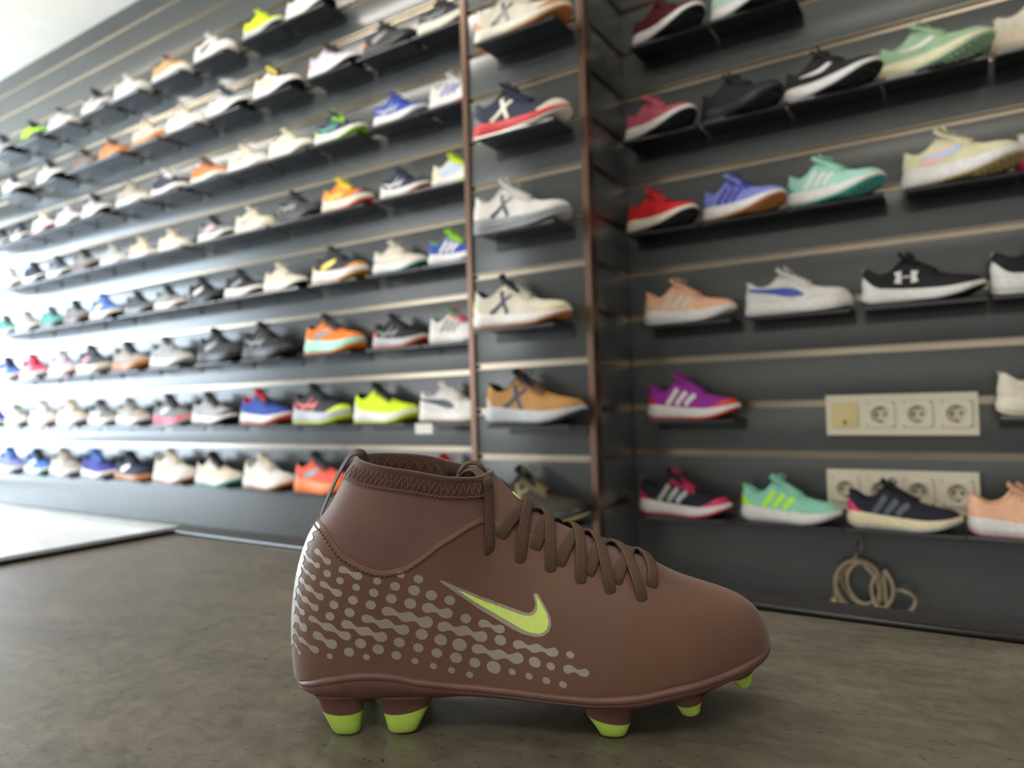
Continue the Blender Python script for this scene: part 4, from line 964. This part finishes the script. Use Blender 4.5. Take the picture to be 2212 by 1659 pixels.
grooves = [G0+k*GS for k in range(-12, 32)]
grooves = [g for g in grooves if FZ-0.28 < g < ZC-0.03]
def slat_wall(name, along, a0, a1, c, sign, parent=None, z0=0.0):
    """grooved laminate boards with metal inserts. along 'x': wall at y=c, boards standing out towards sign*y; 'y': wall at x=c"""
    T_ = 0.018; GH = 0.015
    if along == 'x': back = box(name, a0, a1, min(c, c-sign*0.06), max(c, c-sign*0.06), z0, ZC, panel, parent)
    else: back = box(name, min(c, c-sign*0.02), max(c, c-sign*0.02), a0, a1, z0, ZC, panel, parent)
    edges = [z0]+[v for g in grooves for v in (g-GH/2, g+GH/2)]+[ZC]
    for i in range(0, len(edges), 2):
        e0, e1 = edges[i], edges[i+1]
        if e1-e0 < 0.004: continue
        if along == 'x': box('slat_board', a0, a1, min(c, c+sign*T_), max(c, c+sign*T_), e0, e1, panel, back, 0.0012)
        else: box('slat_board', min(c, c+sign*T_), max(c, c+sign*T_), a0, a1, e0, e1, panel, back, 0.0012)
    for g in grooves:                                       # U-shaped metal insert in every groove
        prof = [(0.0175, GH/2), (0.0192, GH/2+0.001), (0.0192, GH/2-0.001), (0.010, GH/2-0.0012), (0.010, -GH/2+0.0012), (0.0192, -GH/2+0.001), (0.0192, -GH/2-0.001), (0.0175, -GH/2)]
        V, F = [], []
        for a in (a0, a1):
            for d, z in prof: V.append((a, c+sign*d, g+z) if along == 'x' else (c+sign*d, a, g+z))
        for k in range(len(prof)-1): F.append((k, k+1, len(prof)+k+1, len(prof)+k))
        obj('groove_insert', mesh('groove_insert', V, F, False), alu, back)
    return back
wb = slat_wall('wall_back', 'x', X0, X1, YW+0.018, -1); structure(wb)
pil = structure(box('wall_pillar', PX0+0.02, PX1-0.02, YP+0.02, YW, 0, ZC, panel))
slat_wall('pillar_front', 'x', PX0+0.012, PX1-0.012, YP+0.018, -1, pil)
slat_wall('pillar_side', 'y', YP+0.012, YW, PX1-0.018, 1, pil)
slat_wall('pillar_side', 'y', YP+0.012, YW, PX0+0.018, -1, pil)
def corner_trim(name, x, s):
    t = 0.004; pf = [(0, 0), (s*0.019, 0), (s*0.019, 0.004), (s*0.004, 0.004), (s*0.004, 0.034), (0, 0.034)]
    ox, oy = x-s*0.005, YP-0.006
    V, F = [], []
    for z in (0.0, ZC):
        for a, b in pf: V.append((ox+a, oy+b, z))
    n = len(pf)
    for k in range(n): F.append((k, (k+1) % n, n+(k+1) % n, n+k))
    F += [tuple(range(n)), tuple(range(n, 2*n))]
    o = obj(name, mesh(name, V, F, False), bronze); md = o.modifiers.new('round', 'BEVEL'); md.width = 0.0018; md.segments = 3
    return structure(o)
corner_trim('trim_1', PX0, 1); corner_trim('trim_2', PX1, -1)
structure(box('baseboard_back', X0, PX0, YW-0.014, YW, 0, 0.012, plain('pale_skirting', (206, 204, 200), 0.5), None, 0.003))

# ------------------------------------------------------------------ ceiling lights
def ceiling_light(x, y, lx, ly, power, label):
    r = empty('ceiling_light', (x, y, ZC)); tag(r, label, 'light', 'ceiling light panels')
    for a in (-1, 1):
        box('frame_bar', -lx/2-0.02, lx/2+0.02, a*ly/2-0.012, a*ly/2+0.012, -0.03, 0, plain('lamp_frame', (235, 235, 235), 0.4), r)
        box('frame_bar', a*lx/2-0.012, a*lx/2+0.012, -ly/2, ly/2, -0.03, 0, plain('lamp_frame', (235, 235, 235), 0.4), r)
    box('diffuser', -lx/2, lx/2, -ly/2, ly/2, -0.012, -0.002, plain('lamp_diffuser', (245, 245, 240), 0.5), r)
    a = area('lamp_light', (0, 0, -0.02), (0, 0, 0), lx, ly, power, (1.0, 0.93, 0.84)); a.parent = r
ceiling_light(-0.30, 1.25, 1.0, 0.2, LAMP*0.42, 'white ceiling light panel above the sockets')
ceiling_light(1.3, 1.25, 1.0, 0.2, LAMP*0.35, 'white ceiling light panel above the right end of the wall')
ceiling_light(-2.1, 0.95, 1.2, 0.2, LAMP*2.1, 'white ceiling light panel left of the pillar')
ceiling_light(-4.1, 0.95, 1.2, 0.2, LAMP*2.3, 'white ceiling light panel nearest the window')
ceiling_light(0.3, -0.9, 1.2, 0.5, LAMP*1.25, 'white ceiling light panel behind the camera')

# ------------------------------------------------------------------ table
TZ = FZ-0.185
tb = empty('display_table', (-0.3, 0.2, 0)); tag(tb, 'low table with dark stone-look top and black edging under the boot', 'table')
def tbox(n, x0, x1, y0, y1, z0, z1, mt, bev=0.0): return box(n, x0+0.3, x1+0.3, y0-0.2, y1-0.2, z0, z1, mt, tb, bev)
TX0, TX1, TY0, TY1 = -1.012, 0.62, -0.28, 0.629
tbox('table_top', TX0, TX1, TY0, TY1, TZ-0.03, TZ, conc)
edge_m = plain('black_edge_profile', (38, 34, 33), 0.45, 0.0, 0.35); bead_m = plain('black_rubber_bead', (14, 14, 15), 0.28, 0.0, 0.5)
rw, rh = 0.040, 0.0042
tbox('edge_rim', TX0-rw, TX1+rw, TY1+0.004, TY1+rw, TZ-0.04, TZ+rh, edge_m, 0.002); tbox('edge_rim', TX0-rw, TX1+rw, TY0-rw, TY0-0.004, TZ-0.04, TZ+rh, edge_m, 0.002)
tbox('edge_rim', TX0-rw, TX0-0.004, TY0-0.004, TY1+0.004, TZ-0.04, TZ+rh, edge_m, 0.002); tbox('edge_rim', TX1+0.004, TX1+rw, TY0-0.004, TY1+0.004, TZ-0.04, TZ+rh, edge_m, 0.002)
crn = [(TX0, TY0), (TX1, TY0), (TX1, TY1), (TX0, TY1)]
for i in range(4):
    a, b = Vector(crn[i]), Vector(crn[(i+1) % 4]); d = (b-a).normalized(); nn = Vector((d.y, -d.x))*0.003; a, b = a+nn-d*0.003, b+nn+d*0.003
    obj('edge_bead', tube_me('edge_bead', [(a.x+0.3, a.y-0.2, TZ+0.0022), (b.x+0.3, b.y-0.2, TZ+0.0022)], 0.0032, 12), bead_m, tb)
for x in (TX0+0.05, TX1-0.05):
    for y in (TY0+0.05, TY1-0.05): tbox('leg', x-0.025, x+0.025, y-0.025, y+0.025, 0.0, TZ-0.03, edge_m, 0.003)
tbox('apron', TX0+0.03, TX1-0.03, TY1-0.045, TY1-0.025, TZ-0.11, TZ-0.03, edge_m); tbox('apron', TX0+0.03, TX1-0.03, TY0+0.025, TY0+0.045, TZ-0.11, TZ-0.03, edge_m)

# ------------------------------------------------------------------ boot on the table
boot = build_boot(); boot.location = BOOT_LOC
tag(boot, 'brown ankle-high football boot with lime tick mark and studs, standing on the table', 'boot')

# ------------------------------------------------------------------ shelves and shoes
SH_W, SH_D = 0.235, 0.105
def shelf_parts():
    pl = box_me('plate', -SH_W/2, SH_W/2, -SH_D, -0.004, -0.004, 0.0, 0.0008, 1); pl.materials.append(blackm)
    V, F = [], []; prof = [(0.0, 0.0), (-0.0035, -0.0012), (-0.005, -0.005), (-0.005, -0.009), (-0.0035, -0.011), (-0.0015, -0.011), (-0.003, -0.008), (-0.003, -0.005), (-0.001, -0.004)]
    for x in (-SH_W/2, SH_W/2):
        for a, b in prof: V.append((x, -SH_D+a, b))
    n = len(prof)
    for k in range(n): F.append((k, (k+1) % n, n+(k+1) % n, n+k))
    F += [tuple(range(n)), tuple(range(n, 2*n))]
    lip = mesh('front_lip', V, F, False); lip.materials.append(lipm)
    bk = box_me('back_plate', -SH_W/2, SH_W/2, -0.005, -0.002, -0.030, -0.004, 0.0006, 1); bk.materials.append(blackm)
    return (('plate', pl), ('front_lip', lip), ('back_plate', bk))
SHP = shelf_parts()
ROWN = {-1: 'bottom row', 0: 'second row up', 1: 'third row up', 2: 'fourth row up', 3: 'fifth row up', 4: 'sixth row up', 5: 'seventh row up', 6: 'top row'}
ORD = ['first', 'second', 'third', 'fourth', 'fifth', 'sixth', 'seventh', 'eighth', 'ninth', 'tenth', 'eleventh', 'twelfth', 'thirteenth', 'fourteenth']
byrow = {}
for s in SHOES: byrow.setdefault((s[0], s[1]), []).append(s)
for (wall, k), L in byrow.items():
    L.sort(key=lambda s: s[2]); seq = L[::-1] if wall == 'A' else L
    for n_, s in enumerate(seq):
        x = s[2]; yw = YP if wall == 'P' else YW; z = FZ-0.058+0.2467*k
        gap = min([abs(q[2]-x) for q in L if q is not s]+[9])
        if wall == 'A': where = '%s left of the pillar, %s' % (ORD[n_], ROWN[k]); grp = 'shoes on the wall left of the pillar'; sc = min(0.99 if k >= 2 else 1.06, (gap-0.004)/0.266); rz = R(-2)
        elif wall == 'P': where = 'on the pillar'; grp = 'shoes on the pillar'; sc = 1.10; rz = R(-2)
        else: where = 'right of the pillar'; grp = 'shoes on the wall right of the pillar'; sc = 0.88 if k >= 2 else 0.93; rz = R(-24) if k >= 2 else R(-4)
        if wall == 'B' and k < 2: sc = min(sc, (gap-0.004)/0.266)
        sx = x
        r = empty('display_shelf', (sx, yw, z)); gs = 'black shelves on the slat walls'
        sw = '%s left of the pillar, %s' % (ORD[n_], ROWN[k]) if wall == 'A' else ('on the pillar, %s' % ROWN[k] if wall == 'P' else '%s right of the pillar, %s' % (ORD[n_], ROWN[k]))
        tag(r, 'black metal shelf, '+sw if wall == 'A' else 'black metal shelf '+sw, 'shelf', gs)
        r.scale.x = min(1.0, (gap-0.004)/SH_W) if wall != 'P' else 1.0
        for nm, me in SHP: link(bpy.data.objects.new(nm, me), r)
        kind = s[3]; Ls = {'C': 255, 'M': 258, 'K': 258, 'R': 256}[kind]*MM*sc
        c_, s_ = math.cos(rz), math.sin(rz)
        yc = yw-(0.092 if wall == 'B' and k >= 2 else 0.064)
        make_shoe(s[3:13], (x-c_*Ls/2, yc-s_*Ls/2, z+0.0003), rz, sc, s[13]+(', '+where if wall == 'A' else ' '+where), grp)

# white price card hanging off the shelf
pc = box('price_card', -1.475, -1.405, YW-SH_D-0.010, YW-SH_D-0.0085, FZ-0.094, FZ-0.062, plain('white_card', (214, 212, 204), 0.6)); tag(pc, 'small white price card clipped under the white sneaker with navy side flash', 'card')

# ------------------------------------------------------------------ socket plates
def socket_plate(x0, x1, z0, z1, label, first):
    iv = plain('ivory_plastic', (214, 206, 184), 0.42); yl = plain('yellowed_plastic', (208, 192, 138), 0.42); dk = plain('socket_shadow', (40, 37, 33), 0.6); pin = plain('brass_pin', (120, 104, 70), 0.35, 0.8)
    r = empty('socket_plate', ((x0+x1)/2, YW, (z0+z1)/2)); tag(r, label, 'socket', 'ivory socket plates')
    W, H = x1-x0, z1-z0; n = 4; pitch = W*0.245; q = 0.029
    fr = []
    def part(a0, a1, c0, c1):
        m_ = box_me('tmp', a0, a1, -0.013, 0, c0, c1); fr.append(([tuple(v.co) for v in m_.vertices], [tuple(p.vertices) for p in m_.polygons]))
    part(-W/2, W/2, q, H/2); part(-W/2, W/2, -H/2, -q); xs = [-W/2]+[e for i in range(n) for e in ((i-1.5)*pitch-q, (i-1.5)*pitch+q)]+[W/2]
    for i in range(0, len(xs), 2): part(xs[i], xs[i+1], -q, q)
    fo = obj('frame', join_me('frame', fr, False), iv, r)
    for i in range(n):
        cx_ = (i-1.5)*pitch
        if first and i == 0:
            b = box('blank_cover', cx_-q, cx_+q, -0.016, 0, -q, q, yl, r, 0.002); obj('keyhole', tube_me('keyhole', [(cx_, -0.0168, -0.017), (cx_, -0.012, -0.017)], 0.004, 12), dk, b); continue
        N = 32; V, F = [], []; rr = 0.0195
        for k in range(N):
            a = 2*PI*(k+0.5)/N; ca, sa = math.cos(a), math.sin(a); e = q/max(abs(ca), abs(sa))
            for x, y, z in ((e*ca, 0.0, e*sa), (e*ca, -0.0155, e*sa), (e*ca*0.97, -0.0165, e*sa*0.97), (rr*1.08*ca, -0.0165, rr*1.08*sa), (rr*ca, -0.0155, rr*sa), (rr*0.97*ca, -0.0015, rr*0.97*sa)): V.append((cx_+x, y, z))
        for k in range(N):
            for j in range(5): F.append((k*6+j, k*6+j+1, ((k+1) % N)*6+j+1, ((k+1) % N)*6+j))
        F.append(tuple(k*6+5 for k in range(N)))
        m_ = obj('socket_insert', mesh('socket_insert', V, F, False), iv, r)
        for dx in (-0.0085, 0.0085): obj('pin_hole', tube_me('pin_hole', [(cx_+dx, -0.0022, 0.0), (cx_+dx, -0.0014, 0.0)], 0.0034, 12), dk, m_)
        for dz in (-0.0165, 0.0165): box('earth_clip', cx_-0.003, cx_+0.003, -0.012, -0.002, dz-0.0018, dz+0.0018, pin, m_)
socket_plate(-0.283, 0.022, FZ-0.102, FZ-0.008, 'ivory socket plate with yellowed blank and three outlets, upper of the two', True)
socket_plate(-0.287, 0.018, FZ-0.277, FZ-0.183, 'ivory socket plate half hidden behind the dark navy shoe, lower of the two', False)

# ------------------------------------------------------------------ coiled cable under the bottom shelf
def cable():
    cm = plain('beige_cable', (166, 150, 122), 0.5); r = empty('coiled_cable', (CABX, YW, CABZ)); tag(r, 'coiled beige cable hanging on the wall under the bottom shelf', 'cable')
    pts = []
    def ell(cx_, cz, a, b, t0, t1, n, y, tilt=0.0):
        for i in range(n):
            t = t0+(t1-t0)*i/n; x, z = a*math.cos(t), b*math.sin(t); pts.append((cx_+x*math.cos(tilt)-z*math.sin(tilt), y-0.006*math.sin(3*t), cz+x*math.sin(tilt)+z*math.cos(tilt)))
    ell(-0.010, -0.052, 0.043, 0.050, R(90), R(450), 36, -0.016, 0.1); ell(-0.014, -0.058, 0.050, 0.058, R(90), R(450), 36, -0.024, 0.05)
    ell(-0.004, -0.050, 0.036, 0.046, R(90), R(450), 36, -0.030, 0.0); ell(-0.018, -0.062, 0.046, 0.060, R(90), R(450), 36, -0.036, 0.12)
    obj('coil', tube_me('coil', spline(pts[::3], 3), 0.0036, 8), cm, r)
    pts = []
    ell(0.034, -0.060, 0.022, 0.040, R(120), R(470), 30, -0.040, -0.1); ell(0.066, -0.085, 0.034, 0.026, R(200), R(470), 24, -0.034, 0.5)
    obj('loose_loop', tube_me('loose_loop', spline(pts[::2], 3), 0.0036, 8), cm, r)
    tail = spline([(-0.012, -0.012, 0.052), (-0.012, -0.014, 0.02), (-0.040, -0.024, -0.02), (-0.064, -0.022, -0.06), (-0.068, -0.018, -0.10)], 6)
    obj('tail', tube_me('tail', tail, 0.0036, 8), cm, r)
    pg = obj('plug', tube_me('plug', [(-0.068, -0.018, -0.096), (-0.070, -0.018, -0.104), (-0.0715, -0.018, -0.112), (-0.072, -0.018, -0.124)], 0.0085, 14), plain('plug_plastic', (186, 164, 112), 0.5), r)
    for dx in (-0.004, 0.004): obj('plug_pin', tube_me('plug_pin', [(-0.072+dx, -0.018, -0.123), (-0.0725+dx, -0.018, -0.138)], 0.0018, 8), alu, pg)
    obj('hook', tube_me('hook', spline([(-0.012, 0.0, 0.045), (-0.012, -0.020, 0.045), (-0.012, -0.034, 0.040), (-0.012, -0.038, 0.012)], 5), 0.003, 8), blackm, r)
cable()
